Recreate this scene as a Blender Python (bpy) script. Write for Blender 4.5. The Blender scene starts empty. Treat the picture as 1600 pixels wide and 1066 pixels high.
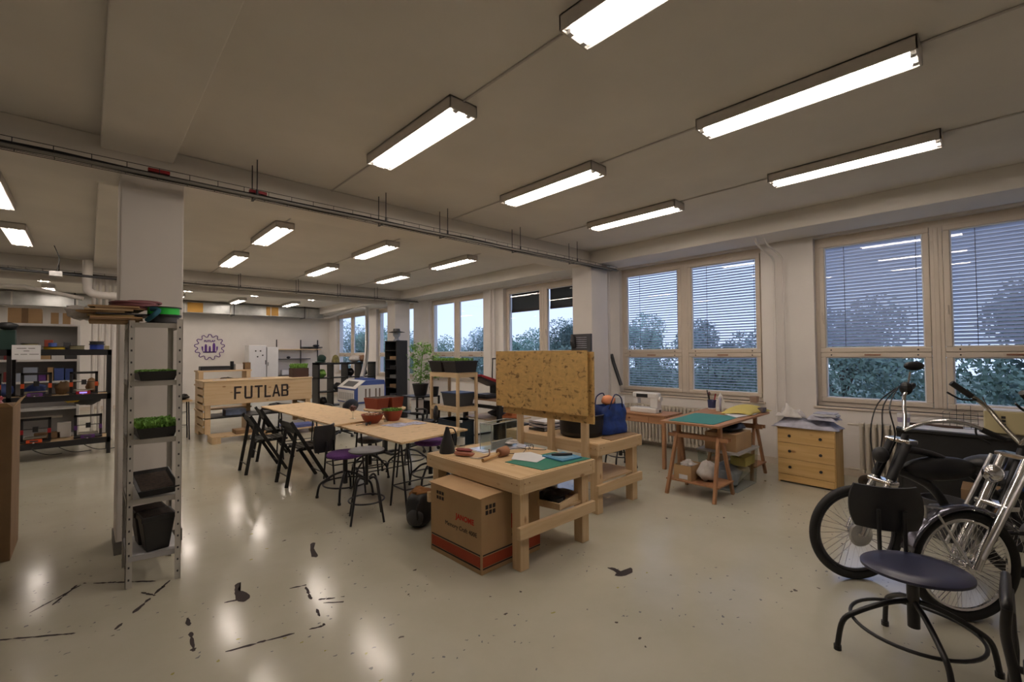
import bpy, bmesh, math, random
from math import sin, cos, pi, radians, atan2, hypot
from mathutils import Vector, Matrix
random.seed(7)
S = bpy.context.scene
C = S.collection

# ---------------------------------------------------------------- camera, world, exposure
cam_d = bpy.data.cameras.new('camera'); cam = bpy.data.objects.new('camera', cam_d); C.objects.link(cam)
YAW, PITCH, ROLL = radians(43.1), radians(1.45), radians(-0.45)
fw = Vector((sin(YAW)*cos(PITCH), cos(YAW)*cos(PITCH), sin(PITCH)))
r0 = Vector((cos(YAW), -sin(YAW), 0)); u0 = r0.cross(fw)
rt = r0*cos(ROLL)+u0*sin(ROLL); up = -r0*sin(ROLL)+u0*cos(ROLL)
M = Matrix((rt, up, -fw)).transposed().to_4x4(); M.translation = (0, 0, 1.6)
cam.matrix_world = M
cam_d.sensor_width = 36; cam_d.lens = 707/1600*36; cam_d.clip_start = .05; cam_d.clip_end = 300
S.camera = cam
S.view_settings.view_transform = 'Standard'; S.view_settings.look = 'None'
S.view_settings.gamma = 1; S.view_settings.use_curve_mapping = False
S.view_settings.exposure = 0.0
SKY_STRENGTH = 1.5; TUBE = 44.0
W = bpy.data.worlds.new('dusk_sky'); S.world = W; W.use_nodes = True
nt = W.node_tree; nt.nodes.clear()
o_ = nt.nodes.new('ShaderNodeOutputWorld'); b_ = nt.nodes.new('ShaderNodeBackground')
tc = nt.nodes.new('ShaderNodeTexCoord'); sp = nt.nodes.new('ShaderNodeSeparateXYZ')
rp = nt.nodes.new('ShaderNodeValToRGB'); nz = nt.nodes.new('ShaderNodeTexNoise'); nz.inputs['Scale'].default_value = 2.2
mx = nt.nodes.new('ShaderNodeMixRGB'); mx.inputs[0].default_value = .12
nt.links.new(tc.outputs['Generated'], sp.inputs[0]); nt.links.new(sp.outputs['Z'], rp.inputs[0])
nt.links.new(tc.outputs['Generated'], nz.inputs['Vector'])
e = rp.color_ramp.elements; e[0].position = 0; e[0].color = (.72, .83, 1.08, 1); e[1].position = .5; e[1].color = (.56, .70, 1.12, 1)
nt.links.new(rp.outputs[0], mx.inputs[1]); nt.links.new(nz.outputs['Color'], mx.inputs[2])
nt.links.new(mx.outputs[0], b_.inputs[0]); b_.inputs[1].default_value = SKY_STRENGTH
nt.links.new(b_.outputs[0], o_.inputs[0])

# ---------------------------------------------------------------- materials
def nodes(name):
    m = bpy.data.materials.new(name); m.use_nodes = True
    return m, m.node_tree, m.node_tree.nodes['Principled BSDF']
def plain(name, col, rough=.6, metal=0, var=.0, scale=6, bump=0, spec=None, coat=0):
    m, t, p = nodes(name)
    p.inputs['Roughness'].default_value = rough; p.inputs['Metallic'].default_value = metal
    if spec is not None: p.inputs['Specular IOR Level'].default_value = spec
    if coat: p.inputs['Coat Weight'].default_value = coat
    tc = t.nodes.new('ShaderNodeTexCoord'); n = t.nodes.new('ShaderNodeTexNoise'); n.inputs['Scale'].default_value = scale; n.inputs['Detail'].default_value = 5
    t.links.new(tc.outputs['Object'], n.inputs['Vector'])
    mr = t.nodes.new('ShaderNodeMapRange'); mr.inputs[1].default_value = .3; mr.inputs[2].default_value = .7
    mr.inputs[3].default_value = 1-max(var, .03); mr.inputs[4].default_value = 1+max(var, .03)
    t.links.new(n.outputs['Fac'], mr.inputs[0])
    v = t.nodes.new('ShaderNodeVectorMath'); v.operation = 'SCALE'; v.inputs[0].default_value = col[:3]
    t.links.new(mr.outputs[0], v.inputs['Scale']); t.links.new(v.outputs[0], p.inputs['Base Color'])
    if bump:
        b = t.nodes.new('ShaderNodeBump'); b.inputs['Strength'].default_value = bump; b.inputs['Distance'].default_value = .01
        t.links.new(n.outputs['Fac'], b.inputs['Height']); t.links.new(b.outputs[0], p.inputs['Normal'])
    return m
def wood(name, c1, c2, axis, rough=.55, knots=True):
    m, t, p = nodes(name); p.inputs['Roughness'].default_value = rough
    tc = t.nodes.new('ShaderNodeTexCoord'); mp = t.nodes.new('ShaderNodeMapping')
    sc = [14, 14, 14]; sc[axis] = .9; mp.inputs['Scale'].default_value = sc
    t.links.new(tc.outputs['Object'], mp.inputs['Vector'])
    n = t.nodes.new('ShaderNodeTexNoise'); n.inputs['Scale'].default_value = 1.6; n.inputs['Detail'].default_value = 6; n.inputs['Distortion'].default_value = .6
    t.links.new(mp.outputs[0], n.inputs['Vector'])
    r = t.nodes.new('ShaderNodeValToRGB'); e = r.color_ramp.elements
    e[0].position = .3; e[0].color = (*c2, 1); e[1].position = .62; e[1].color = (*c1, 1)
    t.links.new(n.outputs['Fac'], r.inputs[0]); out = r.outputs[0]
    if knots:
        mp2 = t.nodes.new('ShaderNodeMapping'); s2 = [9, 9, 9]; s2[axis] = 4; mp2.inputs['Scale'].default_value = s2
        t.links.new(tc.outputs['Object'], mp2.inputs['Vector'])
        vo = t.nodes.new('ShaderNodeTexVoronoi'); vo.inputs['Scale'].default_value = .75; t.links.new(mp2.outputs[0], vo.inputs['Vector'])
        k = t.nodes.new('ShaderNodeValToRGB'); ke = k.color_ramp.elements; ke[0].position = .06; ke[0].color = (.42, .25, .13, 1); ke[1].position = .12; ke[1].color = (1, 1, 1, 1)
        t.links.new(vo.outputs['Distance'], k.inputs[0])
        mu = t.nodes.new('ShaderNodeMixRGB'); mu.blend_type = 'MULTIPLY'; mu.inputs[0].default_value = .8
        t.links.new(out, mu.inputs[1]); t.links.new(k.outputs[0], mu.inputs[2]); out = mu.outputs[0]
    t.links.new(out, p.inputs['Base Color']); return m
PC1, PC2 = (.72, .54, .33), (.63, .44, .24)
PX, PY, PZ = [wood('pine_'+a, PC1, PC2, i) for i, a in enumerate('xyz')]
HX, HY, HZ = [wood('honey_pine_'+a, (.70, .47, .20), (.58, .35, .12), i) for i, a in enumerate('xyz')]
BX, BY, BZ = [wood('beech_'+a, (.42, .22, .11), (.33, .16, .075), i, knots=False) for i, a in enumerate('xyz')]
def osb_mat(name, c, contrast):
    m, t, p = nodes(name); p.inputs['Roughness'].default_value = .6
    tc = t.nodes.new('ShaderNodeTexCoord')
    nn = t.nodes.new('ShaderNodeTexNoise'); nn.inputs['Scale'].default_value = 7; t.links.new(tc.outputs['Object'], nn.inputs['Vector'])
    ad = t.nodes.new('ShaderNodeVectorMath'); ad.operation = 'MULTIPLY_ADD'; ad.inputs[1].default_value = (.09, .09, .09)
    t.links.new(nn.outputs['Color'], ad.inputs[0]); t.links.new(tc.outputs['Object'], ad.inputs[2])
    cols = []
    for k, s in enumerate(((22, 14, 46), (16, 30, 24))):
        mp = t.nodes.new('ShaderNodeMapping'); mp.inputs['Scale'].default_value = s; mp.inputs['Rotation'].default_value = (.5+k, .4*k, .3+k)
        t.links.new(ad.outputs[0], mp.inputs['Vector'])
        vo = t.nodes.new('ShaderNodeTexVoronoi'); vo.inputs['Scale'].default_value = 1.; t.links.new(mp.outputs[0], vo.inputs['Vector'])
        bw = t.nodes.new('ShaderNodeSeparateColor'); t.links.new(vo.outputs['Color'], bw.inputs[0]); cols.append(bw.outputs[k])
    av = t.nodes.new('ShaderNodeMath'); av.operation = 'ADD'; t.links.new(cols[0], av.inputs[0]); t.links.new(cols[1], av.inputs[1])
    r = t.nodes.new('ShaderNodeValToRGB'); e = r.color_ramp.elements
    d = [x*(1-contrast) for x in c]; l = [min(1, x*(1+contrast*.35)) for x in c]
    e[0].position = .08; e[0].color = (d[0], d[1]*.92, d[2]*.8, 1); e[1].position = .85; e[1].color = (*l, 1)
    q = r.color_ramp.elements.new(.26); q.color = (c[0], c[1], c[2], 1)
    h = t.nodes.new('ShaderNodeMath'); h.operation = 'MULTIPLY'; h.inputs[1].default_value = .5; t.links.new(av.outputs[0], h.inputs[0])
    t.links.new(h.outputs[0], r.inputs[0]); t.links.new(r.outputs[0], p.inputs['Base Color']); return m
OSB = osb_mat('osb_chips', (.56, .36, .13), .62)
OSBT = osb_mat('sanded_osb', (.70, .50, .28), .25)
def glass(name, tint=(1, 1, 1), ref=.08, rough=0.0):
    m = bpy.data.materials.new(name); m.use_nodes = True; t = m.node_tree; t.nodes.clear()
    o = t.nodes.new('ShaderNodeOutputMaterial'); tr = t.nodes.new('ShaderNodeBsdfTransparent'); gl = t.nodes.new('ShaderNodeBsdfGlossy')
    tr.inputs[0].default_value = (*tint, 1); gl.inputs['Roughness'].default_value = rough
    fr = t.nodes.new('ShaderNodeFresnel'); fr.inputs[0].default_value = 1.45
    ge = t.nodes.new('ShaderNodeNewGeometry'); iv = t.nodes.new('ShaderNodeMath'); iv.operation = 'SUBTRACT'; iv.inputs[0].default_value = 1; t.links.new(ge.outputs['Backfacing'], iv.inputs[1])
    mm = t.nodes.new('ShaderNodeMath'); mm.operation = 'MULTIPLY'; t.links.new(iv.outputs[0], mm.inputs[0]); t.links.new(fr.outputs[0], mm.inputs[1])
    mi = t.nodes.new('ShaderNodeMixShader'); t.links.new(mm.outputs[0], mi.inputs[0]); t.links.new(tr.outputs[0], mi.inputs[1]); t.links.new(gl.outputs[0], mi.inputs[2])
    t.links.new(mi.outputs[0], o.inputs[0]); return m
GLASS = glass('window_glass', (.93, .96, 1)); CLEAR = glass('clear_plastic', (.90, .93, .92), rough=.08); CUPG = glass('cup_glass', (.9, .92, .92))
def emis(name, col, s):
    m = bpy.data.materials.new(name); m.use_nodes = True; t = m.node_tree; t.nodes.clear()
    o = t.nodes.new('ShaderNodeOutputMaterial'); e = t.nodes.new('ShaderNodeEmission'); e.inputs[0].default_value = (*col, 1); e.inputs[1].default_value = s
    t.links.new(e.outputs[0], o.inputs[0]); return m
TUBE_M = emis('fluorescent_tube', (1.0, .865, .76), TUBE)
CEIL = plain('ceiling_paint', (.80, .76, .70), .9, var=.05, scale=1.4)
WALLM = plain('wall_paint', (.74, .70, .66), .8, var=.04, scale=2)
FRM = plain('cream_frame_paint', (.62, .54, .45), .45)
GASK = plain('white_gasket', (.72, .74, .78), .4)
LAMPM = plain('lamp_enamel', (.62, .58, .54), .4); REFL = plain('white_reflector', (.92, .92, .9), .25)
BLK = plain('black_plastic', (.014, .014, .016), .45); BLKM = plain('black_metal', (.012, .012, .014), .35, var=.1)
BLKW = plain('black_stained_wood', (.012, .012, .012), .5, var=.2); DGREY = plain('dark_grey', (.05, .05, .055), .5)
GREYM = plain('grey_seat', (.10, .10, .11), .5); STEEL = plain('painted_steel', (.52, .50, .46), .45, var=.06)
GALV = plain('galvanised_duct', (.42, .43, .42), .38, .85, var=.25, scale=3); CHROME = plain('chrome', (.75, .75, .77), .14, 1.0)
ALU = plain('brushed_aluminium', (.6, .6, .6), .35, .9); WHITE = plain('white_plastic', (.74, .73, .72), .45)
PAPER = plain('white_paper', (.78, .78, .80), .8); PURP = plain('purple_fabric', (.13, .045, .22), .9, var=.15, scale=40)
CARD = plain('cardboard', (.46, .30, .155), .85, var=.06, scale=5); CARDD = plain('dark_cardboard', (.25, .155, .08), .85, var=.1)
GREENMAT = plain('green_cutting_mat', (.018, .17, .12), .6); TEAL = plain('teal_cutting_mat', (.03, .21, .20), .6)
BLUE = plain('blue_bag', (.01, .04, .22), .55, var=.4, scale=12, bump=.6); BLUEP = plain('blue_paint', (.05, .09, .30), .45)
LBLUE = plain('light_blue_pad', (.09, .30, .50), .5); YEL = plain('yellow_cloth', (.62, .52, .16), .9)
RED = plain('red_paint', (.35, .012, .02), .4); TERRA = plain('red_brown_plastic', (.26, .045, .02), .5)
LEAF = plain('leaf_green', (.20, .40, .075), .7, var=.4, scale=30); SOIL = plain('soil', (.035, .022, .015), .95, var=.5, scale=40)
ORANGE = plain('orange_plastic', (.75, .10, .02), .5); CREAM = plain('cream_plastic', (.50, .43, .24), .5)
DRED = plain('box_red_print', (.36, .055, .02), .8); BINK = plain('dark_print', (.03, .02, .02), .8); RINK = plain('red_print', (.55, .03, .02), .8)
GREENS = plain('bright_green_filament', (.02, .62, .06), .5); BROWN = plain('brown_leather', (.22, .09, .045), .7); PINK = plain('pink_tan_leather', (.42, .17, .12), .7)
RADI = plain('radiator_enamel', (.60, .54, .45), .45); TRANSB = plain('frosted_plastic', (.42, .43, .44), .35)
RUBB = plain('tyre_rubber', (.012, .012, .012), .65); FABW = plain('white_fabric', (.60, .57, .55), .9, var=.1, scale=20, bump=.4)
FABG = plain('grey_blue_fabric', (.44, .44, .52), .9, var=.25, scale=10, bump=.4); NAVY = plain('navy_seat_gloss', (.028, .030, .065), .33)
PINKY = plain('logo_purple', (.10, .03, .22), .7); DGREEN = plain('dark_green', (.01, .04, .03), .6); TANB = plain('tan_ball', (.30, .17, .10), .7)
BLINDM = plain('aluminium_slats', (.80, .81, .88), .5); BLINDD = plain('dark_roller_fabric', (.05, .055, .055), .8)
YFILL = plain('orange_yellow_patch', (.50, .27, .05), .6); DIRTW = plain('dirty_white_tray', (.50, .50, .52), .5)

# floor: glossy beige-green epoxy with worn specks
m, t, p = nodes('epoxy_floor'); FLOORM = m
tc = t.nodes.new('ShaderNodeTexCoord'); n1 = t.nodes.new('ShaderNodeTexNoise'); n1.inputs['Scale'].default_value = 1.1; n1.inputs['Detail'].default_value = 7; n1.inputs['Roughness'].default_value = .6
t.links.new(tc.outputs['Object'], n1.inputs['Vector'])
r1 = t.nodes.new('ShaderNodeValToRGB'); e = r1.color_ramp.elements; e[0].position = .3; e[0].color = (.46, .44, .345, 1); e[1].position = .7; e[1].color = (.54, .52, .43, 1)
t.links.new(n1.outputs['Fac'], r1.inputs[0]); cur = r1.outputs[0]
for k, (sc, th, colr, dens) in enumerate(((6, .075, (.10, .09, .08, 1), .49), (17, .13, (.20, .20, .21, 1), .52), (9, .10, (.36, .34, .12, 1), .56))):
    mp = t.nodes.new('ShaderNodeMapping'); mp.inputs['Location'].default_value = (k*3.1, k*1.7, 0); mp.inputs['Scale'].default_value = (1, 1.25, .001)
    t.links.new(tc.outputs['Object'], mp.inputs['Vector'])
    wn = t.nodes.new('ShaderNodeTexNoise'); wn.inputs['Scale'].default_value = 30; t.links.new(mp.outputs[0], wn.inputs['Vector'])
    ad = t.nodes.new('ShaderNodeVectorMath'); ad.operation = 'MULTIPLY_ADD'; ad.inputs[1].default_value = (.05, .05, 0); t.links.new(wn.outputs['Color'], ad.inputs[0]); t.links.new(mp.outputs[0], ad.inputs[2])
    vo = t.nodes.new('ShaderNodeTexVoronoi'); vo.inputs['Scale'].default_value = sc; t.links.new(ad.outputs[0], vo.inputs['Vector'])
    lt = t.nodes.new('ShaderNodeMath'); lt.operation = 'LESS_THAN'; lt.inputs[1].default_value = th; t.links.new(vo.outputs['Distance'], lt.inputs[0])
    pn = t.nodes.new('ShaderNodeTexNoise'); pn.inputs['Scale'].default_value = .8; pn.inputs['Detail'].default_value = 3; t.links.new(mp.outputs[0], pn.inputs['Vector'])
    gt = t.nodes.new('ShaderNodeMath'); gt.operation = 'GREATER_THAN'; gt.inputs[1].default_value = dens; t.links.new(pn.outputs['Fac'], gt.inputs[0])
    sc2 = t.nodes.new('ShaderNodeSeparateColor'); t.links.new(vo.outputs['Color'], sc2.inputs[0])
    g2 = t.nodes.new('ShaderNodeMath'); g2.operation = 'GREATER_THAN'; g2.inputs[1].default_value = .45; t.links.new(sc2.outputs[0], g2.inputs[0])
    m1 = t.nodes.new('ShaderNodeMath'); m1.operation = 'MULTIPLY'; t.links.new(lt.outputs[0], m1.inputs[0]); t.links.new(gt.outputs[0], m1.inputs[1])
    m2 = t.nodes.new('ShaderNodeMath'); m2.operation = 'MULTIPLY'; t.links.new(m1.outputs[0], m2.inputs[0]); t.links.new(g2.outputs[0], m2.inputs[1])
    mi = t.nodes.new('ShaderNodeMixRGB'); mi.inputs[2].default_value = colr; t.links.new(m2.outputs[0], mi.inputs[0]); t.links.new(cur, mi.inputs[1]); cur = mi.outputs[0]
t.links.new(cur, p.inputs['Base Color'])
rr = t.nodes.new('ShaderNodeMapRange'); rr.inputs[3].default_value = .09; rr.inputs[4].default_value = .22; p.inputs['Specular IOR Level'].default_value = .36; n2 = t.nodes.new('ShaderNodeTexNoise'); n2.inputs['Scale'].default_value = 3; n2.inputs['Detail'].default_value = 8
t.links.new(tc.outputs['Object'], n2.inputs['Vector']); t.links.new(n2.outputs['Fac'], rr.inputs[0]); t.links.new(rr.outputs[0], p.inputs['Roughness'])
bp = t.nodes.new('ShaderNodeBump'); bp.inputs['Strength'].default_value = .09; bp.inputs['Distance'].default_value = .01; t.links.new(n2.outputs['Fac'], bp.inputs['Height']); t.links.new(bp.outputs[0], p.inputs['Normal'])

# ---------------------------------------------------------------- mesh builder
class MB:
    def __init__(s): s.b = bmesh.new(); s.mi = 0
    def mat(s, i): s.mi = i; return s
    def _f(s, vs):
        try: f = s.b.faces.new(vs); f.material_index = s.mi; return f
        except ValueError: return None
    def box(s, x0, y0, z0, x1, y1, z1):
        v = [s.b.verts.new(c) for c in ((x0, y0, z0), (x1, y0, z0), (x1, y1, z0), (x0, y1, z0), (x0, y0, z1), (x1, y0, z1), (x1, y1, z1), (x0, y1, z1))]
        for q in ((0, 3, 2, 1), (4, 5, 6, 7), (0, 1, 5, 4), (1, 2, 6, 5), (2, 3, 7, 6), (3, 0, 4, 7)): s._f([v[i] for i in q])
        return s
    def hexa(s, bot, top):
        v = [s.b.verts.new(c) for c in list(bot)+list(top)]
        for q in ((0, 3, 2, 1), (4, 5, 6, 7), (0, 1, 5, 4), (1, 2, 6, 5), (2, 3, 7, 6), (3, 0, 4, 7)): s._f([v[i] for i in q])
        return s
    def beam(s, p0, p1, w, h, side=None):
        p0, p1 = Vector(p0), Vector(p1); d = (p1-p0).normalized()
        a = Vector(side) if side else (Vector((0, 0, 1)) if abs(d.z) < .9 else Vector((1, 0, 0)))
        u = d.cross(a).normalized(); v = u.cross(d).normalized()
        q = [(-1, -1), (1, -1), (1, 1), (-1, 1)]
        bot = [p0+u*a_*w/2+v*b_*h/2 for a_, b_ in q]; top = [p1+u*a_*w/2+v*b_*h/2 for a_, b_ in q]
        return s.hexa(bot, top)
    def tube(s, pts, r, n=8, closed=False, cap=True):
        pts = [Vector(p) for p in pts]; k = len(pts); rings = []; prev = None
        for i, p in enumerate(pts):
            if closed: d = (pts[(i+1) % k]-pts[i-1]).normalized()
            else: d = ((pts[min(i+1, k-1)]-p).normalized()+(p-pts[max(i-1, 0)]).normalized())
            d = d.normalized() if d.length > 1e-6 else Vector((0, 0, 1))
            if prev is None: a = Vector((0, 0, 1)) if abs(d.z) < .9 else Vector((1, 0, 0)); u = d.cross(a).normalized()
            else: u = (prev-d*prev.dot(d)).normalized()
            prev = u; v = d.cross(u); rr = r[i] if isinstance(r, (list, tuple)) else r
            rings.append([s.b.verts.new(p+u*cos(2*pi*j/n)*rr+v*sin(2*pi*j/n)*rr) for j in range(n)])
        for i in range(k if closed else k-1):
            A, B = rings[i], rings[(i+1) % k]
            for j in range(n): s._f([A[j], A[(j+1) % n], B[(j+1) % n], B[j]])
        if cap and not closed: s._f(rings[0][::-1]); s._f(rings[-1])
        return s
    def cyl(s, p0, p1, r0, r1=None, n=16): return s.tube([p0, p1], [r0, r0 if r1 is None else r1], n)
    def torus(s, c, R, r, axis='z', n=32, m=8, a0=0, a1=2*pi):
        c = Vector(c); pts = []
        full = abs(a1-a0-2*pi) < 1e-6
        for i in range(n if full else n+1):
            a = a0+(a1-a0)*i/n; x, y = R*cos(a), R*sin(a)
            pts.append(c+Vector({'z': (x, y, 0), 'y': (x, 0, y), 'x': (0, x, y)}[axis]))
        return s.tube(pts, r, m, closed=full)
    def lathe(s, prof, c=(0, 0, 0), n=24, sx=1, sy=1):
        c = Vector(c); rings = []
        for r, z in prof:
            if r < 1e-5: rings.append([s.b.verts.new(c+Vector((0, 0, z)))])
            else: rings.append([s.b.verts.new(c+Vector((r*cos(2*pi*j/n)*sx, r*sin(2*pi*j/n)*sy, z))) for j in range(n)])
        for A, B in zip(rings, rings[1:]):
            for j in range(n):
                if len(A) == 1 and len(B) == 1: break
                if len(A) == 1: s._f([A[0], B[(j+1) % n], B[j]])
                elif len(B) == 1: s._f([A[j], A[(j+1) % n], B[0]])
                else: s._f([A[j], A[(j+1) % n], B[(j+1) % n], B[j]])
        return s
    def ball(s, c, r, n=16, m=10, noise=0, seed=0):
        if not isinstance(r, (tuple, list)): r = (r, r, r)
        rnd = random.Random(seed); c = Vector(c); ph = [rnd.uniform(0, 6) for _ in range(4)]; rings = []
        for i in range(m+1):
            t_ = pi*i/m; row = []
            for j in range(1 if i in (0, m) else n):
                a = 2*pi*j/n; k = 1+noise*(sin(3*a+ph[0]+2*t_)+sin(5*t_+ph[1]+a)+.6*sin(7*a+ph[2]-3*t_))/2
                row.append(s.b.verts.new(c+Vector((r[0]*sin(t_)*cos(a)*k, r[1]*sin(t_)*sin(a)*k, -r[2]*cos(t_)*k))))
            rings.append(row)
        for A, B in zip(rings, rings[1:]):
            for j in range(n):
                if len(A) == 1: s._f([A[0], B[(j+1) % n], B[j]])
                elif len(B) == 1: s._f([A[j], A[(j+1) % n], B[0]])
                else: s._f([A[j], A[(j+1) % n], B[(j+1) % n], B[j]])
        return s
    def prism(s, poly, f0, f1):
        a = [s.b.verts.new(f0(*q)) for q in poly]; b = [s.b.verts.new(f1(*q)) for q in poly]; n = len(poly)
        s._f(a[::-1]); s._f(b)
        for i in range(n): s._f([a[i], a[(i+1) % n], b[(i+1) % n], b[i]])
        return s
    def build(s, name, m, parent=None, smooth=False, bevel=0, subd=0, loc=None):
        me = bpy.data.meshes.new(name); bmesh.ops.recalc_face_normals(s.b, faces=s.b.faces[:])
        s.b.to_mesh(me); s.b.free()
        for q in (m if isinstance(m, (list, tuple)) else [m]): me.materials.append(q)
        o = bpy.data.objects.new(name, me); C.objects.link(o)
        if parent: o.parent = parent
        if loc: o.location = loc
        if smooth:
            for f in me.polygons: f.use_smooth = True
            try: me.set_sharp_from_angle(angle=radians(50))
            except Exception: pass
        if bevel:
            b = o.modifiers.new('bevel', 'BEVEL'); b.width = bevel; b.segments = 2; b.limit_method = 'ANGLE'
        if subd:
            b = o.modifiers.new('subd', 'SUBSURF'); b.levels = b.render_levels = subd
        return o
def tag(o, label, cat, group=None):
    o['label'] = label; o['category'] = cat
    if group: o['group'] = group
    return o
def struct(o): o['kind'] = 'structure'; return o
def thing(name, label, cat, loc=(0, 0, 0), rz=0, group=None):
    o = bpy.data.objects.new(name, None); C.objects.link(o); o.location = loc; o.rotation_euler = (0, 0, rz); o.empty_display_size = .1
    return tag(o, label, cat, group)
def kids(o): return [c for c in bpy.data.objects if c.parent == o]
def copy_tree(o, loc=None, rz=None, label=None, parent=None):
    c = o.copy(); C.objects.link(c)
    if parent: c.parent = parent
    if loc: c.location = loc
    if rz is not None: c.rotation_euler = (0, 0, rz)
    if label: c['label'] = label
    for k in kids(o): copy_tree(k, parent=c)
    return c
def catmull(pts, n=6):
    P = [Vector(p) for p in pts]; P = [P[0]]+P+[P[-1]]; out = []
    for i in range(1, len(P)-2):
        for k in range(n):
            t_ = k/n; a, b, c, d = P[i-1:i+3]
            out.append(.5*((2*b)+(c-a)*t_+(2*a-5*b+4*c-d)*t_**2+(3*b-a-3*c+d)*t_**3))
    return out+[P[-2]]
def text(s, size, m, parent, loc, rot, name='lettering', bold=0, sx=1, ext=.001):
    cu = bpy.data.curves.new(name, 'FONT'); cu.body = s; cu.size = size; cu.extrude = ext; cu.offset = bold; cu.space_character = 1.05
    tmp = bpy.data.objects.new(name, cu); C.objects.link(tmp)
    me = bpy.data.meshes.new_from_object(tmp.evaluated_get(bpy.context.evaluated_depsgraph_get()))
    bpy.data.objects.remove(tmp); bpy.data.curves.remove(cu)
    me.materials.clear(); me.materials.append(m)
    o = bpy.data.objects.new(name, me); C.objects.link(o); o.parent = parent; o.location = loc; o.rotation_euler = rot; o.scale = (sx, 1, 1)
    return o
# ---------------------------------------------------------------- the room
YB, YF, XL, XW, ZC = 18.4, -3.6, -4.6, 7.1, 3.37
struct(MB().box(XL-.2, YF-.2, -.1, XW+.3, YB+.2, 0).build('floor', FLOORM))
struct(MB().box(XL-.2, YF-.2, ZC, XW+.3, YB+.2, ZC+.15).build('ceiling', CEIL))
struct(MB().box(XL-.2, YF, 0, XL, YB, ZC).build('wall_left', WALLM))
struct(MB().box(XL-.2, YB, 0, XW+.3, YB+.2, ZC).build('wall_back', WALLM))
struct(MB().box(XL-.2, YF-.2, 0, XW+.3, YF, ZC).build('wall_front', WALLM))
WIN = [(1.65, -.75), (4.70, 2.30), (7.88, 5.48), (11.05, 8.62), (14.32, 11.9), (17.7, 15.1)]
w = MB(); w.box(XW, YF, 0, XW+.28, YB, .86); w.box(XW, YF, 3.10, XW+.28, YB, ZC)
edges = [YF]+[v for a, b in WIN for v in (b, a)]+[YB]
for i in range(0, len(edges), 2): w.box(XW, edges[i], .86, XW+.28, edges[i+1], 3.10)
struct(w.build('wall_right', WALLM))
struct(MB().box(6.46, YF, 3.13, XW, YB, ZC).build('trim_1', CEIL, bevel=.01))           # beam above the windows
struct(MB().box(XL, 4.86, 3.10, 6.46, 5.30, ZC).build('trim_2', CEIL, bevel=.01))       # cross beams
struct(MB().box(XL, 11.5, 3.12, 6.46, 11.95, ZC).build('trim_3', CEIL, bevel=.01))
struct(MB().box(.05, YF, 3.265, .52, 4.86, ZC).build('trim_4', CEIL, bevel=.008))        # long shallow beams
struct(MB().box(.05, 5.30, 3.265, .52, 11.5, ZC).build('trim_5', CEIL, bevel=.008))
def column(n, x0, y0, x1, y1, z1=3.1):
    c = struct(MB().box(x0, y0, 0, x1, y1, z1).build('trim_%d' % n, WALLM, bevel=.01)); return c
c1 = column(6, .175, 4.86, .60, 5.28)
MB().box(.165, 4.85, 0, .61, 5.29, .10).build('plinth', plain('grey_plinth', (.16, .15, .13), .7, var=.2), c1)
column(7, 6.27, 4.70, 6.74, 5.12, 3.13); column(8, 6.27, 11.5, 6.74, 11.95, 3.13)
struct(MB().box(XW-.012, YF, 0, XW, YB, .09).build('baseboard_right', FRM)); struct(MB().box(XL, YB-.012, 0, XW, YB, .09).build('baseboard_back', FRM))

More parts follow.
